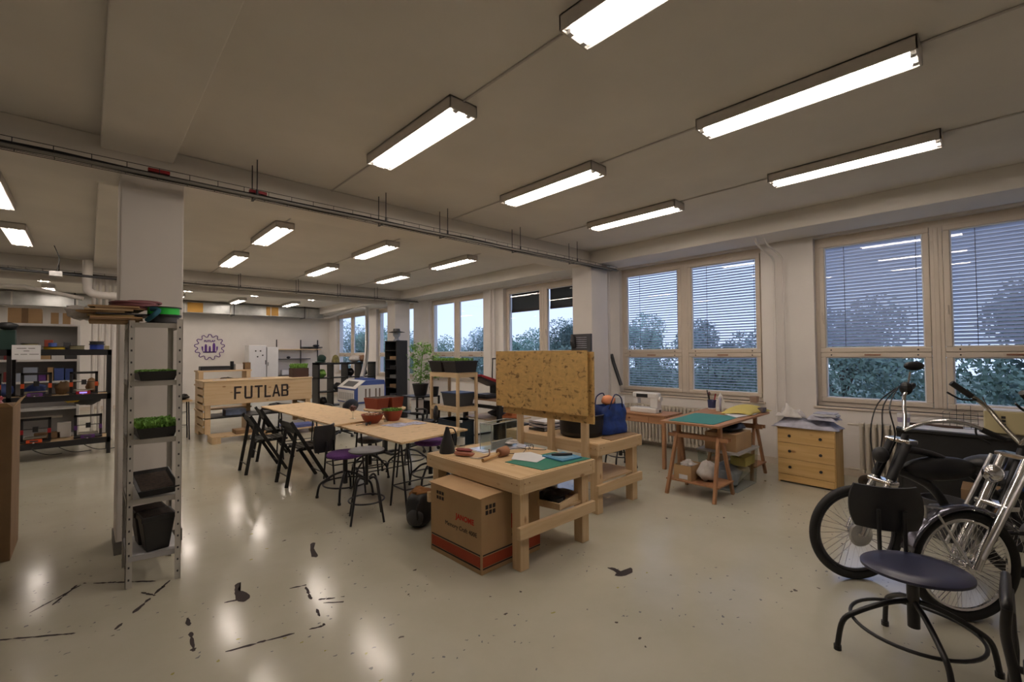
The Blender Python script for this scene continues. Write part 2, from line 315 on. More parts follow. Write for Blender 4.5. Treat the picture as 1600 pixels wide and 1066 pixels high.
def window(n, ya, yb):
    r = struct(thing('window_%d' % n, '', '')); del r['label']; del r['category']
    X0, X1 = XW+.10, XW+.17
    f = MB(); z0, z1 = .86, 3.10; yc = (ya+yb)/2
    f.box(X0, yb, z0, X1, ya, z0+.05); f.box(X0, yb, z1-.07, X1, ya, z1); f.box(X0, yb, z0+.05, X1, yb+.04, z1-.07); f.box(X0, ya-.04, z0+.05, X1, ya, z1-.07)
    f.box(X0-.015, yc-.055, z0+.05, X1-.01, yc+.055, z1-.07); f.box(X0-.022, yc-.02, z0+.06, X0-.0155, yc+.02, z1-.08)
    f.box(X0+.042, yb+.04, 1.53, X1, ya-.04, 1.60); f.build('window_frame', FRM, r, bevel=.006)
    MB().box(XW-.02, yb-.03, z0-.03, X0, ya+.03, z0).build('window_sill', FRM, r, bevel=.005)
    for (a, b) in ((ya-.04, yc+.055), (yc-.055, yb+.04)):
        for (q0, q1, nm) in ((1.567, z1-.072, 'casement_sash'), (z0+.052, 1.563, 'bottom_sash')):
            s = MB(); t_ = .06; x0, x1 = X0-.02, X0+.04; a_, b_ = a, b; a, b = a-.002, b+.002
            s.box(x0, b, q0, x1, a, q0+t_); s.box(x0, b, q1-t_, x1, a, q1); s.box(x0, b, q0+t_, x1, b+t_, q1-t_); s.box(x0, a-t_, q0+t_, x1, a, q1-t_)
            so = s.build(nm, FRM, r, bevel=.008)
            g = MB(); x0, x1 = X0+.005, X0+.036; k = .012
            A, B, Q0, Q1 = a-t_, b+t_, q0+t_, q1-t_
            g.box(x0, B, Q0, x1, A, Q0+k); g.box(x0, B, Q1-k, x1, A, Q1); g.box(x0, B, Q0+k, x1, B+k, Q1-k); g.box(x0, A-k, Q0+k, x1, A, Q1-k); g.build('gasket', GASK, so)
            MB().box(X0+.012, B, Q0, X0+.018, A, Q1).build('pane', GLASS, so)
            if q0 > 1.5:
                hy = a-.03 if a > yc else a-.03
                MB().box(X0-.035, hy-.012, 1.95, X0-.02, hy+.012, 2.06).tube([(X0-.045, hy, 2.0), (X0-.045, hy, 2.10)], .008).build('handle', FRM, so)
            else: MB().box(X0-.032, (a+b)/2-.08, q1-.035, X0-.02, (a+b)/2+.08, q1-.02).build('handle', BROWN, so)
            d = MB()
            for yy in (A-.06, B+.06): d.cyl((X0-.02, yy, q0+.03 if q0 > 1.5 else q1-.03), (X0-.028, yy, q0+.03 if q0 > 1.5 else q1-.03), .009, n=8)
            d.build('latch', BLKM, so)
    return r
for i, (a, b) in enumerate(WIN): window(i+1, a, b)

def blind(ya, yb, z0, z1, label, tilt=.012, x=7.335):
    t_ = thing('venetian_blind', label, 'blind', (x, (ya+yb)/2, z0), 0, 'venetian blinds outside the windows'); h = z1-z0; w_ = (ya-yb)/2
    s = MB(); n = int(h/.043)
    for k in range(n):
        z = h-(k+.5)*.043; s.hexa([(-.022, -w_, z+tilt), (-.022, w_, z+tilt), (.022, w_, z-tilt), (.022, -w_, z-tilt)], [(-.022, -w_, z+tilt+.002), (-.022, w_, z+tilt+.002), (.022, w_, z-tilt+.002), (.022, -w_, z-tilt+.002)])
    s.build('slats', BLINDM, t_)
    MB().box(-.03, -w_, h-.005, .03, w_, h+.03).build('head_rail', BLINDM, t_)
    c = MB()
    for yy in (-w_*.8, w_*.55): MB().cyl((-.024, yy, 0), (-.024, yy, h), .003, n=5).build('ladder_cord', DGREY, t_)
ya, yb = WIN[0]; yc = (ya+yb)/2
blind(ya-.06, yc+.08, 1.60, 3.02, 'slatted grey blind behind the tall pane left of the mullion, nearest window', .016)
blind(yc-.08, yb+.06, 1.60, 3.02, 'slatted grey blind behind the tall pane at the right edge of the photo', .016)
ya, yb = WIN[1]; yc = (ya+yb)/2
blind(ya-.06, yc+.08, 1.60, 3.02, 'slatted grey blind behind the tall left pane above the sewing machine', .007)
blind(yc-.08, yb+.06, 1.60, 3.02, 'slatted grey blind behind the tall right pane above the clothes iron', .009)
blind(ya-.06, yc+.08, .93, 1.5, 'short slatted blind behind the low pane above the sewing machine', .007)
blind(yc-.08, yb+.06, .93, 1.5, 'short slatted blind behind the low pane beside the clothes iron', .007)
ya, yb = WIN[2]; yc = (ya+yb)/2
for a, b, L in ((ya-.06, yc+.08, 'dark roller blind, half lowered, left pane above the particle board panel'), (yc-.08, yb+.06, 'dark roller blind, half lowered, right pane beside the window column')):
    t_ = thing('roller_blind', L, 'blind', (7.33, (a+b)/2, 2.6), 0, 'dark roller blinds'); w_ = (a-b)/2
    MB().box(-.004, -w_, 0, .004, w_, .42).build('fabric', BLINDD, t_); MB().box(-.012, -w_, -.06, .012, w_, 0).build('bottom_bar', plain('brown_bar', (.03, .02, .018), .6), t_)
    MB().cyl((-.0, -w_, .45), (0, w_, .45), .035).build('roller', BLINDD, t_, smooth=True)

# outdoors: ground, leafy trees
struct(MB().box(7.5, -25, -1.4, 70, 70, -1.3).build('ground', plain('grass_ground', (.12, .16, .11), .95, var=.4, scale=2)))
def leafcloud(seed, n, twig=True):
    rnd = random.Random(seed); b = MB()
    lobes = [(Vector((rnd.uniform(-.55, .55), rnd.uniform(-.55, .55), rnd.uniform(-.6, .7))), rnd.uniform(.25, .5)) for _ in range(11)]
    for _ in range(n):
        c, r = rnd.choice(lobes); d = Vector((rnd.gauss(0, 1), rnd.gauss(0, 1), rnd.gauss(0, 1))).normalized()*r*(rnd.random()**.4)
        p = c+d; u = Vector((rnd.gauss(0, 1), rnd.gauss(0, 1), rnd.gauss(0, 1))).normalized(); v = u.orthogonal().normalized(); s = rnd.uniform(.018, .042)
        b._f([b.b.verts.new(p+u*s), b.b.verts.new(p+v*s*.6), b.b.verts.new(p-u*s), b.b.verts.new(p-v*s*.6)])
    return b
TL = plain('hazed_tree_leaves', (.27, .37, .34), .7, var=.5, scale=3); HEDGE = plain('hedge_leaves', (.11, .17, .12), .7, var=.5, scale=3); TL2 = plain('pale_hazed_leaves', (.31, .45, .37), .7, var=.5, scale=3); BARK = plain('bark', (.07, .05, .04), .9, var=.3)  # outdoor haze is put into both tree leaf colours, lightened and blued
protos = []
for k in range(3):
    crown = leafcloud(k+3, 11000).build('crown', TL if k < 2 else TL2); crown.hide_render = False
    tr = MB().tube([(0, 0, -1.9), (.03, .02, -1), (.02, 0, .2)], [.07, .05, .02], 8)
    for q in range(6):
        a = q*1.05; tr.tube([(0, 0, -.9+q*.15), (.3*cos(a), .3*sin(a), -.4+q*.15), (.55*cos(a), .55*sin(a), q*.17)], [.03, .018, .006], 6)
    trunk = tr.build('trunk', BARK); protos.append((crown, trunk))
TREES = [(15.6, -1.6, 3.9, 2.3, 0, 'dark tree at the right edge of the nearest window'), (14.5, 2.7, 2.8, 1.6, 1, 'leafy tree in the left half of the nearest window'), (14.5, 5.9, 2.45, 1.5, 0, 'bushy tree behind the blind above the clothes iron'),
         (14.5, 8.9, 2.7, 1.4, 2, 'paler tree behind the blind above the sewing machine'), (14.2, 11.9, 2.9, 1.3, 1, 'ragged topped tree in the right pane above the particle board'), (14.5, 14.8, 2.45, 1.5, 2, 'lower pale tree in the left pane above the particle board'),
         (14.5, 18.2, 2.7, 1.6, 0, 'thin topped tree behind the black planters'), (14.8, 21.8, 2.35, 1.7, 2, 'pale tree in the window behind the heat press'), (15.5, 26, 3.0, 2.1, 1, 'tree in the window above the tomato plant'),
         (17, 33, 3.5, 2.8, 2, 'tree in the window beside the hat'), (19, 42, 4.3, 3.6, 1, 'farthest tree, in the farthest window')]
TREES = [(x, y, zt-.95*r, r, k, L) for x, y, zt, r, k, L in TREES]
first = {}
for (x, y, z, r, k, L) in TREES:
    t_ = thing('garden_tree', L+', outdoors', 'tree', (x, y, -1.3), random.uniform(0, 6), 'trees outside the windows')
    for part in protos[k]:
        c = part if (k, part.name) not in first else part.copy()
        first[(k, part.name)] = 1
        if c is not part: C.objects.link(c)
        c.parent = t_; c.location = (0, 0, z+1.3); c.scale = (r, r, r*1.02)
hb = MB(); rnd = random.Random(5)
for _ in range(80000):
    y = rnd.uniform(-8, 50); x = 12.3+rnd.gauss(0, .45); z = -1.3+(2.6+.35*sin(y*1.3)+.25*sin(y*3.1+1))*rnd.random()**.6
    p = Vector((x, y, z)); u = Vector((rnd.gauss(0, 1), rnd.gauss(0, 1), rnd.gauss(0, 1))).normalized(); v = u.orthogonal().normalized(); k = rnd.uniform(.035, .075)
    hb._f([hb.b.verts.new(p+u*k), hb.b.verts.new(p+v*k*.6), hb.b.verts.new(p-u*k), hb.b.verts.new(p-v*k*.6)])
h = tag(hb.build('hedge', HEDGE), 'long green hedge outdoors behind the low window panes', 'hedge')

# ---------------------------------------------------------------- ceiling lamps
def lamp():
    t_ = thing('ceiling_light', '', 'ceiling light', group='fluorescent ceiling lights')
    h = MB(); L, Wd, H_ = .635, .118, .088
    h.box(-Wd, -L, 0, -Wd+.012, L, H_); h.box(Wd-.012, -L, 0, Wd, L, H_); h.box(-Wd, -L, 0, Wd, -L+.015, H_); h.box(-Wd, L-.015, 0, Wd, L, H_); h.box(-Wd, -L, H_-.015, Wd, L, H_)
    h.build('housing', LAMPM, t_, bevel=.004)
    r = MB(); 
    for s_ in (-1, 1):
        r.hexa([(s_*.005, -L+.016, .04), (s_*.104, -L+.016, .008), (s_*.104, L-.016, .008), (s_*.005, L-.016, .04)], [(s_*.005, -L+.016, .07), (s_*.104, -L+.016, .07), (s_*.104, L-.016, .07), (s_*.005, L-.016, .07)])
    r.build('reflector', REFL, t_)
    for s_ in (-1, 1):
        MB().cyl((s_*.055, -L+.04, .012), (s_*.055, L-.04, .012), .0135, n=10).build('tube', TUBE_M, t_, smooth=True)
        for q in (-1, 1): MB().box(s_*.055-.016, q*(L-.027)-.013, -.004, s_*.055+.016, q*(L-.027)+.013, .05).build('tube_holder', WHITE, t_)
    return t_
RX = {-.75: 'left aisle', 1.90: 'row over the long table', 3.48: 'middle row', 5.07: 'row nearest the windows'}
RY = {.89: 'front of the hall', 3.14: 'just before the near cable tray', 7.08: 'just past the near cable tray', 9.45: 'second past the near cable tray', 14.05: 'first past far tray', 16.6: 'nearest the back wall'}
L0 = None
for x, xs in RX.items():
    for y, ys in RY.items():
        if x < 0 and y < 5: continue
        lab = 'twin tube ceiling light, %s, %s' % (xs, ys)
        if L0 is None: L0 = lamp(); L0.location = (x, y, 3.282); L0['label'] = lab
        else: copy_tree(L0, (x, y, 3.282), 0, lab)
for x, xs in RX.items():
    if x < 0: continue
    m_ = MB(); m_.tube([(x, YF, 3.362), (x, 4.86, 3.362)], .008, 6); 
    tag(m_.build('cable_conduit', LAMPM), 'thin conduit on the ceiling joining lights, near half, %s' % xs, 'conduit', 'ceiling conduits')
    m_ = MB(); m_.tube([(x, 5.3, 3.362), (x, 11.5, 3.362)], .008, 6)
    tag(m_.build('cable_conduit', LAMPM), 'thin conduit on the ceiling beyond the near tray, %s' % xs, 'conduit', 'ceiling conduits')

def tray(y, z, lab, x0=-4.4, x1=6.85, rods=()):
    t_ = thing('cable_tray', lab, 'cable tray', (0, y, z))
    m_ = MB()
    for dy, dz in ((-.07, .0), (.07, 0), (-.07, .055), (.07, .055), (0, 0), (-.035, 0), (.035, 0)): m_.tube([(x0, dy, dz), (x1, dy, dz)], .0028, 5)
    k = x0
    while k < x1: m_.tube([(k, -.07, .055), (k, -.07, 0), (k, .07, 0), (k, .07, .055)], .0025, 5); k += .2
    m_.build('wire_basket', BLKM, t_)
    c = MB(); rnd = random.Random(int(y*10))
    for q in range(6):
        yy = -.05+.02*q; pts = [(x0+(x1-x0)*i/24, yy+rnd.uniform(-.012, .012), .010+rnd.uniform(0, .014)) for i in range(25)]; c.tube(pts, .008, 6)
    c.build('cables', BLKM, t_)
    c = MB().tube([(x0, -.085, -.012), (x1, -.085, -.012)], .013, 8).build('pipe', plain('grey_pipe', (.22, .21, .19), .5), t_, smooth=True)
    for x in rods:
        r = MB(); r.cyl((x, .085, -.01), (x, .085, ZC-z), .005, n=6); r.cyl((x, -.085, -.01), (x, -.085, ZC-z), .005, n=6); r.cyl((x, -.085, .0), (x, -.085, .05), .011, n=8); r.box(x-.01, -.09, -.014, x+.01, .09, -.008)
        r.build('hanger_rod', DGREY, t_)
    return t_
T1 = tray(4.63, 3.045, 'black wire cable tray hung before the near ceiling beam', rods=(-.6, 1.1, 2.37, 3.19, 4.43, 5.7))
for x in (.33, 1.05): MB().box(x, -.05, .03, x+.14, -.01, .055).build('cable_clip', RED, T1)
T2 = tray(11.3, 3.06, 'black wire cable tray hung before the far ceiling beam', rods=(-2, -.4, 1.2, 2.4, 3.6, 4.6, 5.6))
def tube_thing(name, pts, r, mat_, label, cat, n=12, group=None, smooth=True):
    return tag(MB().tube(pts, r, n).build(name, mat_, smooth=smooth), label, cat, group)
# ductwork at the back
d = thing('ventilation_duct', 'large rectangular galvanised duct along the back wall', 'duct', (0, 17.7, 2.97))
x = -4.0; k = 0
while x < 6.5:
    nx = min(x+1.25, 6.6); MB().box(x+.01, 0, 0, nx-.01, .45, .34).build('duct_section', GALV, d, bevel=.004)
    MB().box(nx-.015, -.012, -.012, nx+.015, .46, .352).build('flange', STEEL, d); x = nx
for x0, x1 in ((2.3, 2.72), (4.6, 5.0)): MB().box(x0, -.005, .015, x1, .002, .325).build('yellow_patch', YFILL, d)  # plain orange-yellow rectangles on the duct front
for x in (-2.5, -.3, 1.7, 3.6, 5.9): MB().cyl((x, -.03, -.03), (x, -.03, .40), .012, n=6).box(x-.02, -.04, -.035, x+.02, .46, -.015).build('hanger', BLKM, d)
tag(MB().cyl((-4.5, 12.35, 3.10), (6.4, 12.35, 3.10), .07, n=20).build('heating_pipe', LAMPM, smooth=True), 'thick pale pipe under the ceiling behind the far beam', 'pipe')
# pipes at the left
tube_thing('drain_pipe', [(-.03, 11.0, 3.3), (-.03, 11.0, 2.95), (-.03, 11.0, 2.78), (.03, 11.0, 2.71), (.15, 11.0, 2.69), (.62, 11.05, 2.69)], .068, WALLM, 'thick cream drain pipe with elbow left of the white column', 'pipe', 16)
for k, x in enumerate((.06, .15, .24, .33)):
    tube_thing('riser_pipe', [(x, 11.62, 0), (x, 11.62, 3.1)], .028, WALLM, ['leftmost', 'second', 'third', 'rightmost'][k]+' of the four cream riser pipes left of the white column', 'pipe', 10, 'riser pipes left of the column')
tube_thing('hanging_cable', catmull([(-.42, 10.2, 3.36), (-.36, 10.2, 3.15), (-.39, 10.2, 2.95)]), .006, BLKM, 'black cable dropping from the ceiling to a junction box at left', 'cable', 6)
tag(MB().box(-.47, 10.16, 2.87, -.32, 10.24, 2.95).build('junction_box', WHITE, bevel=.005), 'small grey junction box under the left ceiling', 'junction box')
tube_thing('service_pipe', [(-3.0, 10.6, 3.0), (-.3, 10.6, 2.97), (.35, 10.6, 2.95)], .022, DGREY, 'dark pipe crossing under the ceiling above the left rack', 'pipe', 10)
tube_thing('service_pipe', [(-3.0, 11.2, 2.7), (-.8, 11.2, 2.78), (-.08, 11.1, 2.62)], .035, WALLM, 'pale pipe sloping to the drain elbow at left', 'pipe', 10)
# ventilation hose to the laser
tube_thing('ventilation_hose', catmull([(6.68, 17.9, 3.04), (6.7, 17.2, 3.02), (6.45, 14.6, 3.07), (6.3, 13.4, 3.02), (6.1, 12.9, 2.8), (5.15, 10.9, 1.6), (4.72, 10.25, 1.03)], 8), .052, ALU, 'silver ventilation hose running down to the laser cutter', 'hose', 16)
# wall pipes and radiators
for yy, L in ((2.11, 'left'), (2.00, 'right')):
    tube_thing('heating_riser', catmull([(6.62, yy+.1, 3.13), (6.70, yy+.08, 3.03), (6.98, yy+.02, 2.93), (7.04, yy, 2.85)], 4)+[Vector((7.04, yy, 2.5)), Vector((7.04, yy, .02))], .013, WALLM, L+' of two cream heating pipes on the pilaster behind the dresser', 'pipe', 8, 'heating risers on the pilaster')
for yy, L in ((4.82, 'thin cream pipe on the wall beside the particle board, nearest the window'), (4.9, 'thin cream pipe on the wall beside the window column')):
    tube_thing('heating_riser', [(6.95, yy, 0.02), (6.95, yy, 3.1)], .016, WALLM, L, 'pipe', 8)
for yy, L in ((8.12, 'nearer'), (8.25, 'farther')): tube_thing('heating_riser', [(7.02, yy, 0.02), (7.02, yy, 3.1)], .025, WALLM, L+' riser pipe on the pilaster above the heat press', 'pipe', 8)
def radiator(y0, n, label, z0=.10, z1=.69):
    t_ = thing('radiator', label, 'radiator', (6.97, y0, 0), 0, 'cream radiators under the windows')
    for k in range(n):
        y = -k*.062; b = MB(); b.tube([(.045, y, z0), (.045, y, z1)], .02, 8); b.tube([(-.045, y, z0), (-.045, y, z1)], .02, 8)
        b.box(-.06, y-.026, z1-.03, .06, y+.026, z1+.01); b.box(-.06, y-.026, z0-.01, .06, y+.026, z0+.03); b.build('rib', RADI, t_, smooth=True)
    MB().cyl((0, .14, z1-.02), (0, .03, z1-.02), .014).cyl((0, .14, z0+.02), (0, .03, z0+.02), .014).build('valve_pipe', RADI, t_, smooth=True)
    MB().box(-.02, -.2, 0, .02, -.17, z0).box(-.02, -n*.062+.2, 0, .02, -n*.062+.23, z0).build('foot', RADI, t_)
radiator(1.15, 28, 'cream column radiator right of the pine dresser'); radiator(4.45, 26, 'cream column radiator behind the sewing table')
# ================================================================ centre: benches, tables, seats
def screws(mb, pts, r=.005):
    for a, b in pts: mb.cyl(a, b, r, n=8)
def workbench(name, label, x0, y0, x1, y1, top, shelf_z, legs=True):
    t_ = thing(name, label, 'workbench', (x0, y0, 0)); w_, d_ = x1-x0, y1-y0
    MB().box(.012, .012, top-.024, w_-.012, d_-.012, top).build('worktop', wood('ply_top_'+name, (.62, .44, .24), (.55, .36, .18), 1), t_, bevel=.002)
    R = .115
    a = MB().box(0, 0, top-R-.004, .038, d_, top-.004); a.build('apron', PY, t_, bevel=.004)
    a = MB().box(w_-.038, 0, top-R-.004, w_, d_, top-.004); a.build('apron', PY, t_, bevel=.004)
    a = MB().box(.038, 0, top-R-.004, w_-.038, .038, top-.004); a.build('apron', PX, t_, bevel=.004)
    a = MB().box(.038, d_-.038, top-R-.004, w_-.038, d_, top-.004); a.build('apron', PX, t_, bevel=.004)
    for lx in (.04, w_-.13):
        for ly in (.04, d_-.13): MB().box(lx, ly, 0, lx+.09, ly+.09, top-.03).build('leg', PZ, t_, bevel=.005)
    MB().box(.0, .0, shelf_z-.045, w_, .038, shelf_z+.045).build('stretcher', PX, t_, bevel=.004)
    MB().box(.0, d_-.038, shelf_z-.045, w_, d_, shelf_z+.045).build('stretcher', PX, t_, bevel=.004)
    s = MB()
    for q in ((-.001, .03), (-.001, .085), (-.001, d_-.06)): s.cyl((q[0], q[1], top-.05), (.01, q[1], top-.05), .005, n=8)
    for q in (.05, .10, w_-.06): s.cyl((q, -.001, top-.045), (q, .01, top-.045), .005, n=8)
    s.build('screw', BROWN, t_); return t_
wb = workbench('workbench', 'square pine workbench holding the green mat, box pushed underneath', 2.27, 2.355, 3.16, 3.58, .69, .29)
MB().box(.50, .05, .335, .86, 1.18, .355).build('shelf_board', PY, wb)
# things on the near workbench
def th(z): return z
def flat(name, pts, z, h, m_, label, cat, group=None, bevel=0):
    b = MB().prism(pts, lambda x, y: (x, y, z), lambda x, y: (x, y, z+h)); return tag(b.build(name, m_, bevel=bevel), label, cat, group)
flat('cutting_mat', [(2.53, 2.80), (2.56, 2.40), (3.13, 2.375), (3.10, 2.76)], .691, .004, GREENMAT, 'green cutting mat on the near corner of the square workbench', 'cutting mat')
flat('paper_sheet', [(2.62, 2.82), (2.69, 2.59), (2.90, 2.66), (2.93, 2.90), (2.80, 2.97)], .697, .002, PAPER, 'white printed paper lying half over the green mat', 'paper')
pd = thing('foam_pad', 'light blue foam pad with black knife on the green mat', 'pad', (0, 0, .6965))
MB().prism([(2.87, 2.70), (2.85, 2.455), (3.08, 2.43), (3.12, 2.67)], lambda x, y: (x, y, 0), lambda x, y: (x, y, .012)).build('pad', LBLUE, pd, bevel=.002)
MB().prism([(2.90, 2.66), (2.89, 2.49), (3.04, 2.47), (3.07, 2.63)], lambda x, y: (x, y, .012), lambda x, y: (x, y, .014)).build('print', plain('pale_blue', (.25, .45, .62), .5), pd)
kn = thing('craft_knife', 'black craft knife lying on the light blue pad', 'knife', (2.97, 2.56, .7245), radians(-35))
MB().tube([(-.09, 0, 0), (-.04, .004, 0), (.03, 0, 0), (.09, -.004, 0)], [.008, .0125, .013, .009], 10).build('handle', BLK, kn, smooth=True)
MB().box(-.14, -.006, -.001, -.088, .006, .001).build('blade', CHROME, kn)
jg = thing('conical_jug', 'matt black conical jug with looped handle, left corner of the workbench', 'jug', (2.40, 3.44, .69))
MB().lathe([(0, 0), (.070, 0), (.072, .01), (.060, .08), (.038, .15), (.020, .21), (.014, .235), (0, .238)], n=28).build('body', BLK, jg, smooth=True)
MB().tube(catmull([(.012, -.012, .225), (.045, -.04, .215), (.062, -.058, .15), (.058, -.052, .07)]), .006, 8).build('handle', BLK, jg, smooth=True)
bt = thing('glass_bottle', 'clear glass bottle beside the black conical jug', 'bottle', (2.56, 3.45, .69))
MB().lathe([(0, .002), (.036, .002), (.038, .01), (.038, .16), (.030, .19), (.016, .215), (.013, .26), (.015, .262)], n=24).build('body', CUPG, bt, smooth=True)
MB().lathe([(.0385, .05), (.0385, .12)], n=24).build('label_band', plain('pale_label', (.6, .62, .6), .6), bt, smooth=True)
MB().lathe([(.016, .255), (.016, .275), (0, .277)], n=16).build('cap', WHITE, bt, smooth=True)
ac = thing('acrylic_sheet', 'glossy white acrylic sheet under the clear plastic tank', 'sheet', (0, 0, .69))
MB().prism([(2.63, 3.42), (2.62, 3.19), (3.12, 3.10), (3.14, 3.36)], lambda x, y: (x, y, .001), lambda x, y: (x, y, .009)).build('sheet', plain('white_acrylic', (.70, .70, .76), .12), ac)
MB().prism([(2.62, 3.44), (2.61, 3.17), (3.13, 3.07), (3.15, 3.39)], lambda x, y: (x, y, .0), lambda x, y: (x, y, .001)).build('protective_film', PAPER, ac)
tk = thing('plastic_tank', 'clear plastic rectangular tank standing on the white acrylic sheet', 'tank', (2.88, 3.27, .6995), radians(8))
k = .004; b = MB().box(-.19, -.07, 0, .19, .07, k)
b.build('base', CLEAR, tk)
for args, nm in (((-.19, -.07, k, .19, -.07+k, .24), 'wall'), ((-.19, .07-k, k, .19, .07, .24), 'wall'), ((-.19, -.066, k, -.19+k, .066, .24), 'wall'), ((.19-k, -.066, k, .19, .066, .24), 'wall')): MB().box(*args).build(nm, CLEAR, tk)
r = MB()
for q in (((-.19, -.07), (.19, -.07)), ((.19, -.07), (.19, .07)), ((.19, .07), (-.19, .07)), ((-.19, .07), (-.19, -.07))): r.tube([(q[0][0], q[0][1], .24), (q[1][0], q[1][1], .24)], .004, 6); r.tube([(q[0][0], q[0][1], 0), (q[0][0], q[0][1], .24)], .003, 6)
r.build('rim', TRANSB, tk)
MB().box(-.15, -.045, k, .15, -.041, .065).box(-.15, -.045, .065, .15, -.02, .069).build('inner_frame', TRANSB, tk)
ml = thing('wooden_mallet', 'round headed wooden mallet lying in the middle of the workbench', 'mallet', (2.66, 2.97, .734), radians(-170))
MB().tube([(-.055, 0, 0), (-.045, 0, 0), (.05, 0, 0), (.06, 0, 0)], [.036, .043, .038, .03], 20).build('head', plain('mallet_head', (.30, .13, .06), .6, var=.15), ml, smooth=True)
MB().tube([(.05, 0, -.004), (.12, .0, -.02), (.27, 0, -.026)], [.012, .013, .016], 12).build('handle', plain('mallet_handle', (.50, .30, .12), .6), ml, smooth=True)
gl = thing('work_gloves', 'tan and red leather gloves beside the conical jug', 'gloves', (2.43, 3.22, .69), radians(-65))
MB().ball((0, 0, .024), (.10, .042, .022), noise=.12, seed=1).build('lower_glove', PINK, gl, smooth=True)
MB().ball((-.01, .01, .052), (.085, .035, .014), noise=.15, seed=4).build('upper_glove', plain('dark_red_leather', (.22, .03, .03), .7), gl, smooth=True)
tag(MB().tube(catmull([(2.45, 3.05, .697), (2.50, 3.04, .699), (2.56, 3.05, .70), (2.60, 3.08, .712), (2.61, 3.10, .74)]), .006, 8).build('leather_strap', BROWN, smooth=True), 'curled brown leather strap between gloves and mallet', 'strap')
tag(MB().tube([(2.40, 3.10, .698), (2.48, 3.00, .698)], [.003, .005], 8).build('awl', ALU, smooth=True), 'small steel awl in front of the leather gloves', 'awl')
gs = thing('reading_glasses', 'black wire glasses with thin cord beside the white paper', 'glasses', (3.02, 3.00, .69))
g = MB()
for x in (-.03, .03): g.torus((x, 0, .02), .024, .0025, 'y', 16, 5)
g.tube([(-.054, 0, .02), (-.06, .11, .018)], .002, 5); g.tube([(.054, 0, .02), (.06, .11, .018)], .002, 5); g.build('frame', BLK, gs)
MB().tube(catmull([(-.06, .0, .004), (-.16, -.06, .004), (-.26, .02, .004), (-.20, .12, .004), (-.05, .10, .004), (.05, -.08, .004), (.10, -.12, .004)]), .003, 6).build('cord', BLK, gs)
tag(MB().ball((3.00, 3.22, .735), (.07, .05, .022), noise=.3, seed=3).build('cloth_scrap', FABW, smooth=True), 'small crumpled white scrap on the acrylic sheet', 'scrap')
# box under bench
bx = thing('cardboard_box', 'large brown cardboard box with red base band under the square workbench', 'box', (2.075, 2.555, 0), radians(1))
w_, d_, h_ = .62, .64, .55
b = MB().box(0, 0, 0, w_, d_, h_); b.build('body', CARD, bx, bevel=.004)
MB().hexa([(-.02, -.01, h_-.002), (.30, -.02, h_+.013), (.30, d_+.01, h_+.013), (-.02, d_, h_-.002)], [(-.02, -.01, h_+.002), (.30, -.02, h_+.017), (.30, d_+.01, h_+.017), (-.02, d_, h_+.002)]).build('flap', CARD, bx)
MB().hexa([(.27, -.01, h_-.0), (.60, -.01, h_+.010), (.60, d_, h_+.010), (.27, d_, h_)], [(.27, -.01, h_+.004), (.60, -.01, h_+.014), (.60, d_, h_+.014), (.27, d_, h_+.004)]).build('flap', CARDD, bx)
for z0, z1, mm, nm in ((.035, .045, BINK, 'band_line'), (.05, .125, DRED, 'red_band'), (.132, .142, BINK, 'band_line')):
    MB().box(-.0015, .015, z0, 0, d_-.015, z1).box(.012, -.0015, z0, w_, 0, z1).build(nm, mm, bx)
RXf = (pi/2, 0, -pi/2)
text('JANOME', .055, RINK, bx, (-.001, .30, .335), RXf, 'maker_lettering', .0015)
text('Memory Craft 400E', .046, BINK, bx, (-.001, .44, .255), RXf, 'model_lettering')
text('JANOME', .04, BINK, bx, (.34, -.001, .44), (pi/2, 0, 0), 'maker_lettering', .001)
b = MB(); b.box(.30, -.0015, .26, .42, 0, .37).build('red_emblem', RINK, bx)
b = MB(); b.torus((.36, -.002, .315), .028, .006, 'y', 20, 6).box(.352, -.003, .27, .368, -.001, .36).build('emblem_ring', CARD, bx)
b = MB()
for i in range(3):
    for j in range(2):
        b.box(-.0015, .53-.035*i, .43+.04*j, 0, .555-.035*i, .455+.04*j)
        b.box(.04+.035*i, -.0015, .42+.04*j, .065+.035*i, 0, .45+.04*j)
b.build('handling_mark', BINK, bx)
text('Memory Craft', .03, BINK, bx, (.30, -.001, .20), (pi/2, 0, 0), 'model_lettering')
# lower shelf items
cr = thing('wooden_tray', 'shallow wooden tray of black cloth on the workbench shelf', 'tray', (2.80, 2.55, .356), radians(12))
b = MB().box(-.12, -.16, 0, .25, .22, .012).box(-.12, -.16, .012, -.105, .22, .05).box(.235, -.16, .012, .25, .22, .05).box(-.105, .205, .012, .235, .22, .05).box(-.105, -.16, .012, .235, -.145, .05); b.build('tray', PX, cr)
MB().ball((.07, 0, .05), (.14, .12, .045), noise=.35, seed=2).build('black_cloth', BLK, cr, smooth=True)
tag(MB().ball((2.88, 3.2, .40), (.10, .16, .04), noise=.3, seed=5).build('cloth_bundle', BLK, smooth=True), 'black bundle at the back of the workbench shelf', 'bundle')
